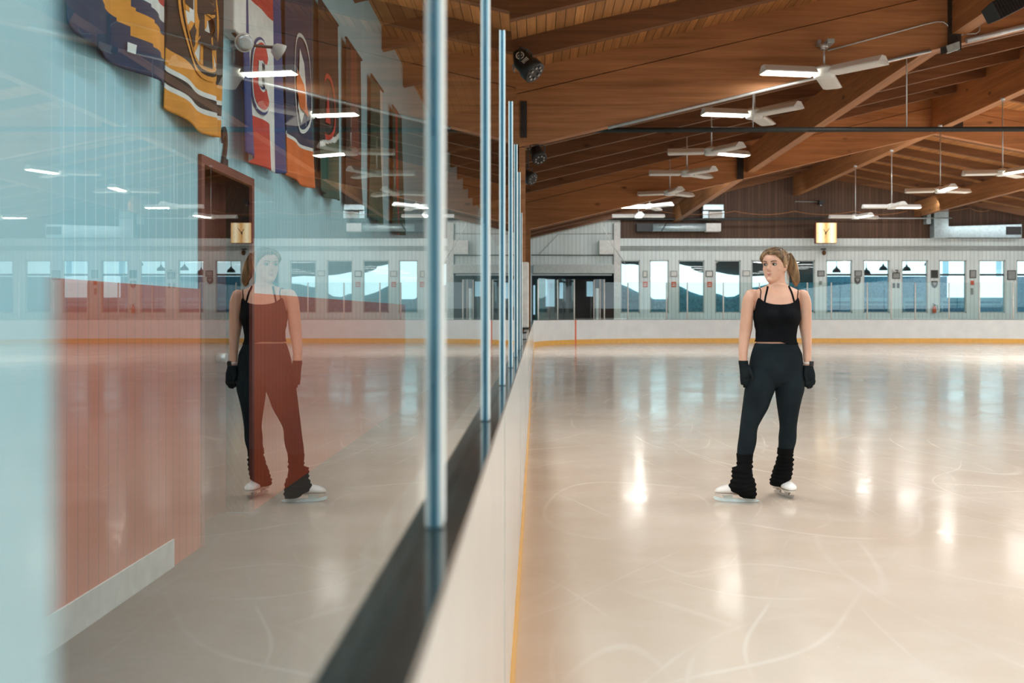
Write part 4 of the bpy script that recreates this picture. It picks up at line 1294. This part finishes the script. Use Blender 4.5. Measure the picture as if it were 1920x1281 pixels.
def hand(mb, side, grow=0.0):
    """side -1: picture left, open relaxed hand; +1: picture right, closed loosely beside the hip"""
    g = grow
    if side < 0:
        limb(mb, [(672, 1392.8, 7.4, .025, -.010), (684, 1394, 8.6, .022, -.016), (693, 1396, 10.3, .021, -.02), (702, 1397, 10.6, .020, -.022), (709, 1396.8, 9.6, .018, -.022)], g)
        F4 = [(1388.8, 703, 1388.6, 713, 1390.4, 720.5, .0088), (1393.6, 705, 1393.6, 717, 1395, 726, .0092), (1398.6, 705, 1398.8, 717, 1399.4, 726.5, .0092), (1403.2, 704, 1403.8, 714, 1403.8, 722.5, .0088)]
        for x0, y0, x1, y1, x2, y2, r in F4:
            p = [wp(x0, y0, -.022), wp(x1, y1 - 2, -.030), wp((x1 + x2) / 2, (y1 + y2) / 2, -.024), wp(x2, y2, -.006)]
            mb.tube(p, [r + g, r * .98 + g, r * .92 + g, r * .7 + g], 10)
        mb.tube([wp(1402, 689, -.028), wp(1405.5, 698, -.048), wp(1408, 706.5, -.055), wp(1409.3, 713, -.055)], [.013 + g, .0115 + g, .0095 + g, .007 + g], 10)
    else:
        limb(mb, [(672, 1512.8, 7.0, .025, -.010), (684, 1513.5, 8.2, .023, -.016), (693, 1515, 9.6, .024, -.02), (703, 1516.5, 10.2, .024, -.02), (712, 1517, 9.6, .022, -.018)], g)
        F4 = [(1509.8, 706, 1509.3, 717, 1511.5, 724.5), (1514.4, 708, 1514.5, 720, 1515.6, 727.5), (1519, 708, 1519.8, 719.5, 1519.6, 727), (1523, 705, 1524.2, 715, 1523, 721.5)]
        for x0, y0, x1, y1, x2, y2 in F4:
            r = .009
            p = [wp(x0, y0, -.02), wp(x1, y1, -.032), wp((x1 + x2) / 2 + .5, (y1 + y2) / 2 + 1, -.018), wp(x2, y2, .004), wp(x2 - 1, y2 - 5, .016)]
            mb.tube(p, [r + g, r + g, r * .96 + g, r * .9 + g, r * .65 + g], 10)
        mb.tube([wp(1509, 690, -.03), wp(1506.5, 700, -.046), wp(1507.5, 708, -.05), wp(1509.5, 714, -.045)], [.013 + g, .0115 + g, .0095 + g, .007 + g], 10)
    return mb


# head --------------------------------------------------------------
YAW = math.radians(37)
HF = Vector((-math.sin(YAW), -math.cos(YAW), 0))
HS = Vector((math.cos(YAW), -math.sin(YAW), 0))
HC = wp(1454.4, 528.5, .03)                   # chin height on the ear axis
HEAD = [(-.012, .066, -.015, .016), (-.004, .082, -.02, .030), (.006, .0905, -.03, .040), (.02, .0925, -.045, .0505), (.04, .0915, -.062, .0595), (.06, .090, -.077, .0655), (.08, .0895, -.088, .0695), (.1, .0885, -.095, .0718), (.118, .0885, -.098, .0728),
        (.138, .0925, -.100, .0738), (.158, .0905, -.100, .0735), (.178, .0825, -.096, .0690), (.198, .066, -.084, .0595), (.212, .046, -.066, .046), (.222, .022, -.042, .028), (.226, -.002, -.018, .008)]


def hp(s, f, z):
    return HC + HS * s + HF * f + Vector((0, 0, z))


def head_pt(th, z, grow=0.0):
    f, b, w = smooth_table(HEAD, z)
    s, c = math.sin(th), math.cos(th)
    mid = -.004
    if c > 0:
        e = 2.35 if z > .03 else 2.1
        k = (abs(s) ** e + abs(c) ** e) ** (-1 / e)
        return hp((w + grow) * s * k, mid + (f - mid + grow) * c * k, z)
    return hp((w + grow) * s, mid + (mid - b + grow) * c, z)


def build_body():
    mb = MB()
    torso_mb(H - (726 - CY) / K, H - (533 - CY) / K, -.004, mb=mb); mb.ell(wp(1456, 712, .02), (.05, .085, .052), 20, 14)
    limb(mb, ARM_L); limb(mb, ARM_R)
    limb(mb, LEG_L, -.004); limb(mb, LEG_R, -.004)
    hand(mb, -1, -.0015); hand(mb, 1, -.0015)
    # neck
    n = 28
    rows = [(548, 1459, 24, .05, .022), (540, 1459.3, 20.5, .050, .024), (534, 1459, 16.6, .050, .024), (527, 1458.6, 15, .050, .026), (518, 1458.6, 14.8, .052, .030), (508, 1459, 14.6, .055, .034)]
    rings = []
    for r, px, hw, d, dy in rows:
        c = wp(px, r, dy)
        rings.append([c + Vector((hw / K * math.sin(2 * math.pi * j / n), -d * math.cos(2 * math.pi * j / n), 0)) for j in range(n)])
    mb.rings(rings)
    # skull and face
    n = 48
    zs = [-.012 + .238 * i / 44 for i in range(45)]
    mb.rings([[head_pt(2 * math.pi * j / n, z) for j in range(n)] for z in zs])
    # nose
    def ringq(c, a, b, nn=12):
        return [c + HS * (a * math.cos(2 * math.pi * j / nn)) + HF * (b * math.sin(2 * math.pi * j / nn)) for j in range(nn)]
    mb.rings([ringq(hp(0, f, z), a, b) for z, f, a, b in ((.132, .084, .008, .006), (.120, .0875, .0085, .008), (.106, .094, .0095, .009), (.094, .101, .0098, .0105), (.086, .1045, .0105, .0105), (.079, .102, .0098, .009), (.074, .095, .008, .008))])
    for s in (-1, 1): mb.ell(hp(.0102 * s, .0935, .0815), (.0068, .0068, .006), 10, 8)
    # lips, chin, cheeks
    def lip(z, f, w, h, d):
        pts = [hp(w * (i / 5 - 1), f - .010 * (i / 5 - 1) ** 2, z + (.0012 * math.cos((i / 5 - 1) * 9) if h < .0046 else 0)) for i in range(11)]
        mb.tube(pts, [max(.0012, h * (1 - (i / 5 - 1) ** 2) ** .5 + .0012) for i in range(11)], 8)
    lip(.0525, .0910, .0205, .0040, 0); lip(.0448, .0900, .018, .0045, 0)
    c = hp(0, .079, .014); mb.ell(c, (.021, .021, .017), 14, 10)
    for s in (-1, 1):
        c = hp(.043 * s, .052, .087); mb.ell(c, (.021, .021, .021), 14, 10)
        # ears
        e = hp(.074 * s, -.008, .096)
        mb.tube([e + Vector((0, 0, -.026)) + HF * .006, e + Vector((0, 0, -.01)), e + Vector((0, 0, .012)) - HF * .004, e + Vector((0, 0, .026)) - HF * .002], [.006, .0105, .0125, .008], 10)
    me = remesh(mb, .0042, 3)
    # eye sockets and lip line pressed into the surface
    ey = [hp(-.0325, .083, .118), hp(.0325, .083, .118)]
    lipc = hp(0, .0915, .0485)
    for v in me.vertices:
        d = v.co - HC
        if d.z < -.03 or d.z > .2 or d.dot(HF) < .03: continue
        s, z = d.dot(HS), d.z
        for e in (-.0325, .0325):
            g = math.exp(-((s - e) / .0155) ** 2 - ((z - .1175) / .0095) ** 2)
            v.co -= HF * .0105 * g
        v.co -= HF * .003 * math.exp(-(s / .02) ** 2 - ((z - .0487) / .0018) ** 2)
        v.co -= HF * .0035 * math.exp(-(s / .02) ** 2 - ((z - .033) / .006) ** 2)
        v.co -= HF * .002 * math.exp(-(s / .004) ** 2 - ((z - .064) / .006) ** 2)
    me.materials.append(M['skin'])
    for p in me.polygons: p.use_smooth = True
    return me


bme = build_body()
bvh = BVHTree.FromPolygons([v.co.copy() for v in bme.vertices], [tuple(p.vertices) for p in bme.polygons])
off = ORG
for v in bme.vertices: v.co = v.co - off
bo = bpy.data.objects.new('body', bme); C.objects.link(bo); bo.parent = woman


def onto(px, py, lift=.003, frm=-1.0):
    """photo column/row -> nearest point of the skin along the depth"""
    p = wp(px, py, frm)
    h = bvh.ray_cast(p, Vector((0, 1, 0)))
    return (h[0] + Vector((0, -lift, 0))) if h[0] is not None else None


for s in (-.0325, .0325):
    mb = MB(); c = hp(s, .0745, .1175); mb.ell(c, (.0118, .0118, .0118), 20, 14); e = mb.build('eye', 'eye_white', woman)
    look = (HF * .93 + HS * -.22).normalized()
    q = c + look * .0088
    a1 = look.cross(Vector((0, 0, 1))).normalized(); a2 = a1.cross(look)
    mb = MB(); mb.rings([[q + look * k + (a1 * math.cos(j * math.pi / 8) + a2 * math.sin(j * math.pi / 8)) * r for j in range(16)] for k, r in ((-.002, .0066), (.0016, .0064), (.0030, .0035), (.0034, .0005))])
    mb.build('iris', 'iris', e)
    # lids with lashes, and brow
    mb = MB()
    for z, r, nm in ((.0062, .0030, 0), (-.0066, .0018, 0)):
        pts = [hp(s + .0165 * (i / 4 - 1), .0870 - .0045 * (i / 4 - 1) ** 2 - abs(s + .0165 * (i / 4 - 1)) * .10, .1175 + z * (1 - .75 * (i / 4 - 1) ** 2)) for i in range(9)]
        mb.tube(pts, [r * (.55 + .45 * (1 - (i / 4 - 1) ** 2)) for i in range(9)], 7)
    mb.build('lash_line', 'brow', woman)
    sg = 1 if s > 0 else -1
    mb = MB()
    pts = [hp(sg * (.014 + .0385 * i / 8), .0985 - .0175 * (i / 8) ** 2, .1345 + .0075 * math.sin(i / 8 * 2.2) - .002 * i / 8) for i in range(9)]
    mb.tube(pts, [.0030 - .0018 * abs(i / 8 - .3) for i in range(9)], 7)
    mb.build('eyebrow', 'brow', woman)

mb = MB()
for z, f, w_, h_ in ((.0522, .0932, .0195, .0036), (.0452, .0922, .0170, .0040)):
    mb.tube([hp(w_ * (i / 6 - 1), f - .0088 * (i / 6 - 1) ** 2, z + (.0011 * abs(math.sin((i / 6 - 1) * 3)) if z > .05 else .0012 * (i / 6 - 1) ** 2)) for i in range(13)],
            [max(.0008, h_ * (1 - (i / 6 - 1) ** 2) ** .5) for i in range(13)], 8)
mb.build('lips', 'lips', woman)
# hair: cap with ridges of combed strands, ponytail and loose strands
def low(th):
    a = abs(math.atan2(math.sin(th), math.cos(th))) / math.pi
    tab = [(0, .193), (.10, .190), (.20, .176), (.30, .152), (.38, .130), (.45, .112), (.53, .100), (.65, .07), (.8, .055), (1, .05)]
    return smooth_table(tab, a)[0]


mb = MB(); n = 96; k = 22
rings = []
for i in range(k + 1):
    r = []
    for j in range(n):
        th = 2 * math.pi * j / n
        z0 = low(th)
        z = z0 + (.2255 - z0) * (i / k)
        g = .0115 + .0035 * math.sin(j * 2.1 + 2.2 * math.sin(i * .35)) * (1 if i < k - 1 else .2) - .0125 * max(0, 1 - i / 3.5) + .007 * max(0, (z - .15) / .075)
        p = head_pt(th, z, g)
        p.z += .010 * max(0, (z - .17) / .055) + .002 * noise.noise(Vector((j * .4, i * .3, 0)))
        r.append(p)
    rings.append(r)
mb.rings(rings, 0, True)
hair = mb.build('hair', 'hair', woman)
sd = hair.modifiers.new('s', 'SUBSURF'); sd.levels = 1; sd.render_levels = 1
rnd = random.Random(5)
mb = MB()


def strand(pts, r, mb=mb):
    # smooth through the points
    out = []
    P = [Vector(p) for p in pts]
    for i in range(len(P) - 1):
        a, b, c, d = P[max(i - 1, 0)], P[i], P[i + 1], P[min(i + 2, len(P) - 1)]
        for t in (0, .25, .5, .75):
            out.append(.5 * ((2 * b) + (c - a) * t + (2 * a - 5 * b + 4 * c - d) * t * t + (3 * b - a - 3 * c + d) * t ** 3))
    out.append(P[-1])
    m = len(out) - 1
    mb.tube(out, [r * (1 - .75 * (i / m) ** 3) for i in range(m + 1)], 5)


# combed back strands lying on the cap, gathered at the tie
TIE = wp(1479.5, 483, .085)
for q in range(190):
    th = rnd.uniform(-.5, 2.6) if q % 3 else rnd.uniform(-1.6, -.4)
    z0 = low(th) + rnd.uniform(.0, .012)
    p0 = head_pt(th, z0 - .004, .0005)
    z1 = min(.224, z0 + .045 + rnd.uniform(0, .02))
    p1 = head_pt(th + .35, z1, .016 + .004 * rnd.random()); p2 = head_pt(th + .35 + (2.6 - th) * .45, min(.222, z1 + .02), .020 + .006 * rnd.random()); 
    p1.z += .006; p2.z += .006
    strand([p0, p1, p2, TIE + Vector((rnd.uniform(-.01, .01), 0, rnd.uniform(-.012, .012)))], rnd.uniform(.0015, .0030))
# forelock sweeping across the temple to the ear
for q in range(9):
    d = q / 8
    pts = [onto(1446 + 5 * d, 474.5 - d, .004), onto(1454 + 4.5 * d, 478 - d, .006), onto(1461.5 + 4.5 * d, 485 - d, .007), onto(1466.5 + 4.5 * d, 493.5 + d, .006), onto(1470 + 3.5 * d, 502 + d, .004)]
    if None not in pts: strand(pts, .0021)
    pts = [onto(1440 - 3 * d, 473.5, .004), onto(1434.5 - 2.0 * d, 476 + d, .005), onto(1431.2 - 1.2 * d, 481 + d, .004), onto(1430.2 - .8 * d, 489, .003)]
    if None not in pts: strand(pts, .0018)
for q in range(5):
    strand([wp(1473 + q * .9, 506, -.03), wp(1473 + q * .8, 516, -.032), wp(1474 + q * 1.2, 527 + q, -.03)], .0011)
mb.build('hair_strand', 'hair', woman)
mb = MB()
for q in range(230):
    a = rnd.uniform(0, 2 * math.pi); rr = rnd.random() ** .5
    u, v = rr * math.cos(a), rr * math.sin(a)
    e = rnd.uniform(-1, 1)
    strand([TIE + Vector((u * .010, v * .012, u * .012 - v * .004)), wp(1486 + 3.5 * u + 1, 480 + 4.5 * v - 2, .10 + .03 * v),
            wp(1492 + 10.5 * u, 495 + 4 * v, .11 + .035 * v), wp(1496.5 + 9.5 * u + e, 512 + 4 * v, .11 + .03 * v), wp(1501 + 5 * u + e * 1.6, 534 + 5 * v - abs(u) * 6, .10 + .025 * v)], rnd.uniform(.0018, .0034), mb)
for q in range(8):
    strand([wp(1484, 483, .08), wp(1493 + q, 498, .1), wp(1499 + q * .6, 515 + q, .1), wp(1505 + rnd.uniform(-3, 2), 522 + q * 1.5, .1)], .0011, mb)
mb.build('ponytail', 'hair', woman)
mb = MB(); mb.tube([TIE + Vector((.013 * math.cos(k * .7), .014 * math.sin(k * .7), .010 * math.sin(k * .7) + .004 * math.cos(k * .7))) for k in range(10)], .004, 6); mb.build('hair_tie', 'black', woman)
mb = MB(); e = hp(.079, -.004, .070); mb.ell(e, (.003, .003, .004), 10, 8); mb.build('earring', 'silver', woman)

# tank top --------------------------------------------------------------
def ztop(th):
    a = math.atan2(math.sin(th), math.cos(th))
    ax = abs(a)
    zf = lambda row: H - (row - CY) / K
    if ax < 1.35:                              # front neckline rising to the strap corners
        tab = [(0, zf(571.5)), (.30, zf(570.6)), (.62, zf(567)), (.86, zf(560.5)), (.95, zf(558.8)), (1.05, zf(562)), (1.2, zf(571)), (1.35, zf(581))]
    else:
        tab = [(1.35, zf(581)), (1.7, zf(584)), (2.1, zf(582)), (2.5, zf(578)), (3.15, zf(576))]
    return smooth_table(tab, ax)[0]


mb = MB(); n = 120; k = 44
hem = lambda th: H - (640.6 - CY) / K - .016 * min(1, max(0, (math.sin(th) - .05) / .4))
rings = []
for i in range(k + 1):
    r = []
    for j in range(n):
        th = 2 * math.pi * j / n
        z = hem(th) + (ztop(th) - hem(th)) * i / k
        fold = .0022 * noise.noise(Vector((math.sin(th) * 2, math.cos(th) * 2, z * 26))) * (1.6 if z < 1.21 else .5)
        r.append(torso(th, z, .0045 + fold + .0018 * (1 if i in (0, 1) else 0)))
    rings.append(r)
mb.rings(rings, 0, False)
tk = mb.build('tank_top', 'tank', woman)
md = tk.modifiers.new('t', 'SOLIDIFY'); md.thickness = .003; md.offset = -1
for (pts, w) in (([(1422.6, 561.5), (1423.6, 553), (1424.6, 548), (1425, 541.5)], .0028), ([(1492.3, 561), (1493.2, 553), (1495, 546), (1498.2, 541.8)], .0028),
                 ([(1429.3, 568.5), (1432, 556), (1435, 547), (1438.6, 537.5)], .0062), ([(1485.2, 569), (1482.6, 556), (1480.4, 546), (1477.8, 537)], .0062)):
    mb = MB()
    P = []
    for i in range(len(pts) - 1):
        for t in range(4):
            P.append((pts[i][0] + (pts[i + 1][0] - pts[i][0]) * t / 4, pts[i][1] + (pts[i + 1][1] - pts[i][1]) * t / 4))
    P.append(pts[-1])
    Q = [q for q in (onto(x, y, .0025) for x, y in P) if q is not None]
    end = Q[-1]
    Q += [end + Vector((0, .03, .006)), end + Vector((0, .075, -.004))]
    rings = []
    for i, p in enumerate(Q):
        t_ = (Q[min(i + 1, len(Q) - 1)] - Q[max(i - 1, 0)]).normalized()
        nrm = Vector((0, -.8, .6)) if i >= len(Q) - 2 else Vector((0, -1, .25))
        s_ = t_.cross(nrm).normalized(); u_ = s_.cross(t_)
        rings.append([p + s_ * w * a + u_ * .0022 * b for a, b in ((-1, -.6), (1, -.6), (1, .6), (-1, .6))])
    mb.rings(rings, 0, True, False)
    mb.build('shoulder_strap', 'tank', tk)

# leggings ----------------------------------------------------------
mb = MB()
torso_mb(H - (726 - CY) / K, H - (643.3 - CY) / K, .004, mb=mb); mb.ell(wp(1456, 712, .02), (.055, .09, .056), 20, 14)
limb(mb, [r for r in LEG_L if r[0] <= 890], .003); limb(mb, [r for r in LEG_R if r[0] <= 890], .003)
link_part('leggings', remesh(mb, .006, 9), ['legging'], woman)

# leg warmers: bunched knit rings ------------------------------------------
def warmer(rows, seed):
    tab = [(-r[0], r[1], r[2], r[3], r[4]) for r in rows]
    mb = MB(); n = 40
    r0, r1 = rows[0][0], rows[-1][0]; k = 64
    rings = []
    for i in range(k + 1):
        r = r0 + (r1 - r0) * i / k
        px, hw, dr, dy = smooth_table(tab, -r)
        c = wp(px, r, dy)
        ring = []
        for j in range(n):
            a = 2 * math.pi * j / n
            f = (.0055 if i > 14 else .0022) * noise.noise(Vector((math.sin(a) * 1.3 + seed, math.cos(a) * 1.3, r * .16))) + .0035 * math.sin(r * .75 + 1.6 * math.sin(a + seed)) * (0 if i < 10 else 1)
            f += .0008 * math.cos(j * math.pi)
            ring.append(c + Vector(((hw / K + f) * math.sin(a), -(dr + f) * math.cos(a), .006 * math.sin(a * 2 + seed + i * .1) * (0 if i in (0, k) else 1))))
        rings.append(ring)
    mb.rings(rings, 0, True)
    o = mb.build('leg_warmer', 'warmer', woman)
    return o


warmer([(851, 1396.8, 15.2, .062, .004), (858, 1396, 14.8, .061, -.004), (866, 1395, 14.4, .060, -.018), (872, 1394, 14.6, .060, -.030), (875.5, 1389.5, 18.6, .068, -.036), (884, 1388.5, 18.4, .071, -.05), (893, 1389, 19.6, .074, -.064),
        (901, 1389, 22.6, .077, -.074), (910, 1387.2, 25.4, .078, -.082), (915.5, 1389.5, 23.2, .074, -.084), (921, 1394.5, 18.2, .066, -.084), (925.5, 1398, 14.5, .058, -.084), (929, 1401, 11, .05, -.084)], 1.0)
warmer([(843, 1478.6, 15.2, .067, .073), (852, 1478.4, 14.8, .066, .083), (862, 1479, 14.2, .064, .096), (866.5, 1479, 16, .062, .104), (874, 1478, 16.4, .064, .112), (883, 1476.4, 18, .068, .12), (892, 1475, 18.8, .072, .126),
        (900, 1473.5, 18.8, .074, .132), (906, 1472, 18.4, .074, .136), (912, 1469.5, 15.5, .07, .145), (917, 1466, 11.5, .06, .155)], 4.0)

# gloves ------------------------------------------------------------
for s, rows in ((-1, [(676.5, 1393, 8.7, .032, -.012), (681, 1393.2, 8.8, .030, -.014), (688, 1394.6, 9.2, .025, -.018)]), (1, [(686, 1514.2, 9, .029, -.016), (690, 1514.6, 9.3, .027, -.018), (695, 1515.2, 9.8, .026, -.02)])):
    mb = MB(); limb(mb, rows, .001)
    sub = MB(); hand(sub, s, .0012)
    cut = 676 if s < 0 else 685
    zc = H - (cut - CY) / K
    hand(mb, s, .0014)
    me = remesh(mb, .0036, 2)
    bm = bmesh.new(); bm.from_mesh(me)
    bmesh.ops.bisect_plane(bm, geom=bm.verts[:] + bm.edges[:] + bm.faces[:], plane_co=(0, 0, zc), plane_no=(0, 0, 1), clear_outer=True)
    bm.to_mesh(me); bm.free()
    link_part('glove', me, ['glove'], woman)

# watch ----------------------------------------------------------------
wt = thing('watch', None, None, Vector((0, 0, 0))); wt.parent = woman
bpy.data.objects.remove(wt)
mb = MB(); limb(mb, [(678.4, 1512.9, 7.7, .0290, -.013), (680, 1513, 7.9, .0290, -.0135), (682.4, 1513.2, 8.0, .0282, -.015)], .0016, 24)
ws = mb.build('watch_strap', 'strap', woman)
c = wp(1518.6, 681.3, -.0385); mb = MB()
d = Vector((.45, -1, 0)).normalized(); sx_ = Vector((-d.y, d.x, 0))
mb.hexa([c + sx_ * a * .0165 + Vector((0, 0, b * .0175)) + d * e for e in (-.004, .006) for a, b in ((-1, -1), (1, -1), (1, 1), (-1, 1))]); bevel(mb.build('watch_case', 'watch', ws), .004, 3)

# skates ----------------------------------------------------------------
def skate(toe, heel, label, mat, zb=0.0):
    """toe, heel: ground points"""
    toe, heel = Vector(toe), Vector(heel)
    d = (toe - heel); L = d.length; d.normalize(); s = Vector((-d.y, d.x, 0)); up = Vector((0, 0, 1))
    P = lambda a, b, c: heel + d * a + s * b + up * c
    L0 = .255
    mb = MB()
    # boot: sections along the foot (a, half width, bottom, top)
    secs = [(-.012, .012, .075, .10), (-.008, .026, .062, .12), (.01, .033, .060, .135), (.05, .036, .060, .142), (.09, .037, .060, .140), (.12, .040, .059, .132), (.15, .045, .058, .122), (.18, .049, .058, .114), (.21, .048, .058, .106), (.235, .039, .059, .096), (.25, .023, .062, .084), (.256, .008, .066, .074)]
    rings = []
    for a, w, b, t in secs:
        h = (t - b) / 2; m = (t + b) / 2
        ring = []
        for j in range(20):
            q = 2 * math.pi * j / 20
            cz, sz = math.sin(q), math.cos(q)
            e = 2.6
            kk = (abs(cz) ** e + abs(sz) ** e) ** (-1 / e)
            ring.append(P(a, w * sz * kk * (1 - .18 * max(0, cz)), m + h * cz * kk))
        rings.append(ring)
    mb.rings(rings)
    b = mb.build('skate_boot', 'boot', woman)
    sd = b.modifiers.new('s', 'SUBSURF'); sd.levels = 1; sd.render_levels = 1
    mb = MB()
    prof = [(-.010, .024), (.0, .03), (.04, .034), (.09, .026), (.13, .030), (.17, .042), (.21, .041), (.24, .028), (.252, .012)]
    for z0, z1, m in ((.050, .061, 0),):
        pts = [P(a, w, z0) for a, w in prof] + [P(a, -w, z0) for a, w in reversed(prof)]
        pt2 = [P(a, w, z1) for a, w in prof] + [P(a, -w, z1) for a, w in reversed(prof)]
        nn = len(pts)
        mb.add(pts + pt2, [tuple(range(nn))[::-1], tuple(range(nn, 2 * nn))] + [(i, (i + 1) % nn, (i + 1) % nn + nn, i + nn) for i in range(nn)])
    # heel block
    mb.hexa([P(a, w, z) for z in (.040, .052) for a, w in ((-.006, -.026), (.06, -.028), (.06, .028), (-.006, .026))])
    mb.build('sole', 'sole', b)
    mb = MB()
    def plate(poly, th):
        n_ = len(poly)
        mb.add([P(a, -th, z) for a, z in poly] + [P(a, th, z) for a, z in poly], [tuple(range(n_))[::-1], tuple(range(n_, 2 * n_))] + [(i, (i + 1) % n_, (i + 1) % n_ + n_, i + n_) for i in range(n_)])
    lo = [(-.045, .010), (-.02, .003), (.04, .0005), (.12, .0), (.2, .0015), (.235, .006), (.25, .013)]
    hi = [(.262, .026), (.255, .034), (.235, .030), (.2, .024), (.12, .022), (.04, .022), (-.03, .02)]
    plate(lo + hi, .0024)
    plate([(.0, .02), (.06, .02), (.07, .045), (-.004, .045)], .006)
    plate([(.14, .022), (.19, .024), (.215, .052), (.13, .052)], .006)
    for a0, a1, z in ((-.008, .072, .044), (.125, .222, .052)):
        mb.hexa([P(a, w, zz) for zz in (z - .004, z) for a, w in ((a0, -.022), (a1, -.026), (a1, .026), (a0, .022))])
    for k in range(4):
        mb.hexa([P(.246 + .003 * k, w, .014 + .0045 * k) for w in (-.0035, .0035)] + [P(.256 + .003 * k, w, .012 + .0045 * k) for w in (.0035, -.0035)] +
                [P(.247 + .003 * k, w, .019 + .0045 * k) for w in (-.0035, .0035)] + [P(.254 + .003 * k, w, .018 + .0045 * k) for w in (.0035, -.0035)])
    mb.build('skate_blade', mat, b)


def ground(px, py):
    Y = F * H / (py - CY)
    return Vector(((px - CX) * Y / F, Y, .0005))


def along(a, b, ln):
    """toe point at full foot length from the heel toward a"""
    return b + (a - b).normalized() * ln


h1 = ground(1411.5, 942.2); t1 = ground(1345, 940.5); skate(along(t1, h1, .256), h1, None, 'blade')
h2 = ground(1456, 925.5); t2 = ground(1484, 936.5); skate(along(t2, h2, .256), h2, None, 'blade_dark')
EXPOSURE = 0.72

# ------------------------------------------------------------------ camera, world, view
cd = bpy.data.cameras.new('camera'); cam = bpy.data.objects.new('camera', cd); C.objects.link(cam)
cam.location = (0, 0, H); cam.rotation_euler = (math.pi / 2, 0, 0)
cd.sensor_width = 36; cd.sensor_fit = 'HORIZONTAL'; cd.lens = 35
cd.shift_x = (960 - CX) / 1920; cd.shift_y = (CY - 640.5) / 1920
cd.clip_start = .01; cd.clip_end = 200
cd.dof.use_dof = True; cd.dof.focus_distance = 6.85; cd.dof.aperture_fstop = 4.0
S.camera = cam
w = bpy.data.worlds.new('sky'); S.world = w; w.use_nodes = True
w.node_tree.nodes['Background'].inputs[0].default_value = (.6, .8, 1, 1); w.node_tree.nodes['Background'].inputs[1].default_value = .5
S.view_settings.view_transform = 'Standard'; S.view_settings.look = 'None'
S.view_settings.gamma = 1; S.view_settings.use_curve_mapping = False
S.view_settings.exposure = EXPOSURE
S.cycles.use_denoising = True
S.cycles.transparent_max_bounces = 32; S.cycles.max_bounces = 8; S.cycles.diffuse_bounces = 4; S.cycles.glossy_bounces = 5
S.cycles.sample_clamp_indirect = 6; S.cycles.caustics_reflective = False; S.cycles.caustics_refractive = False
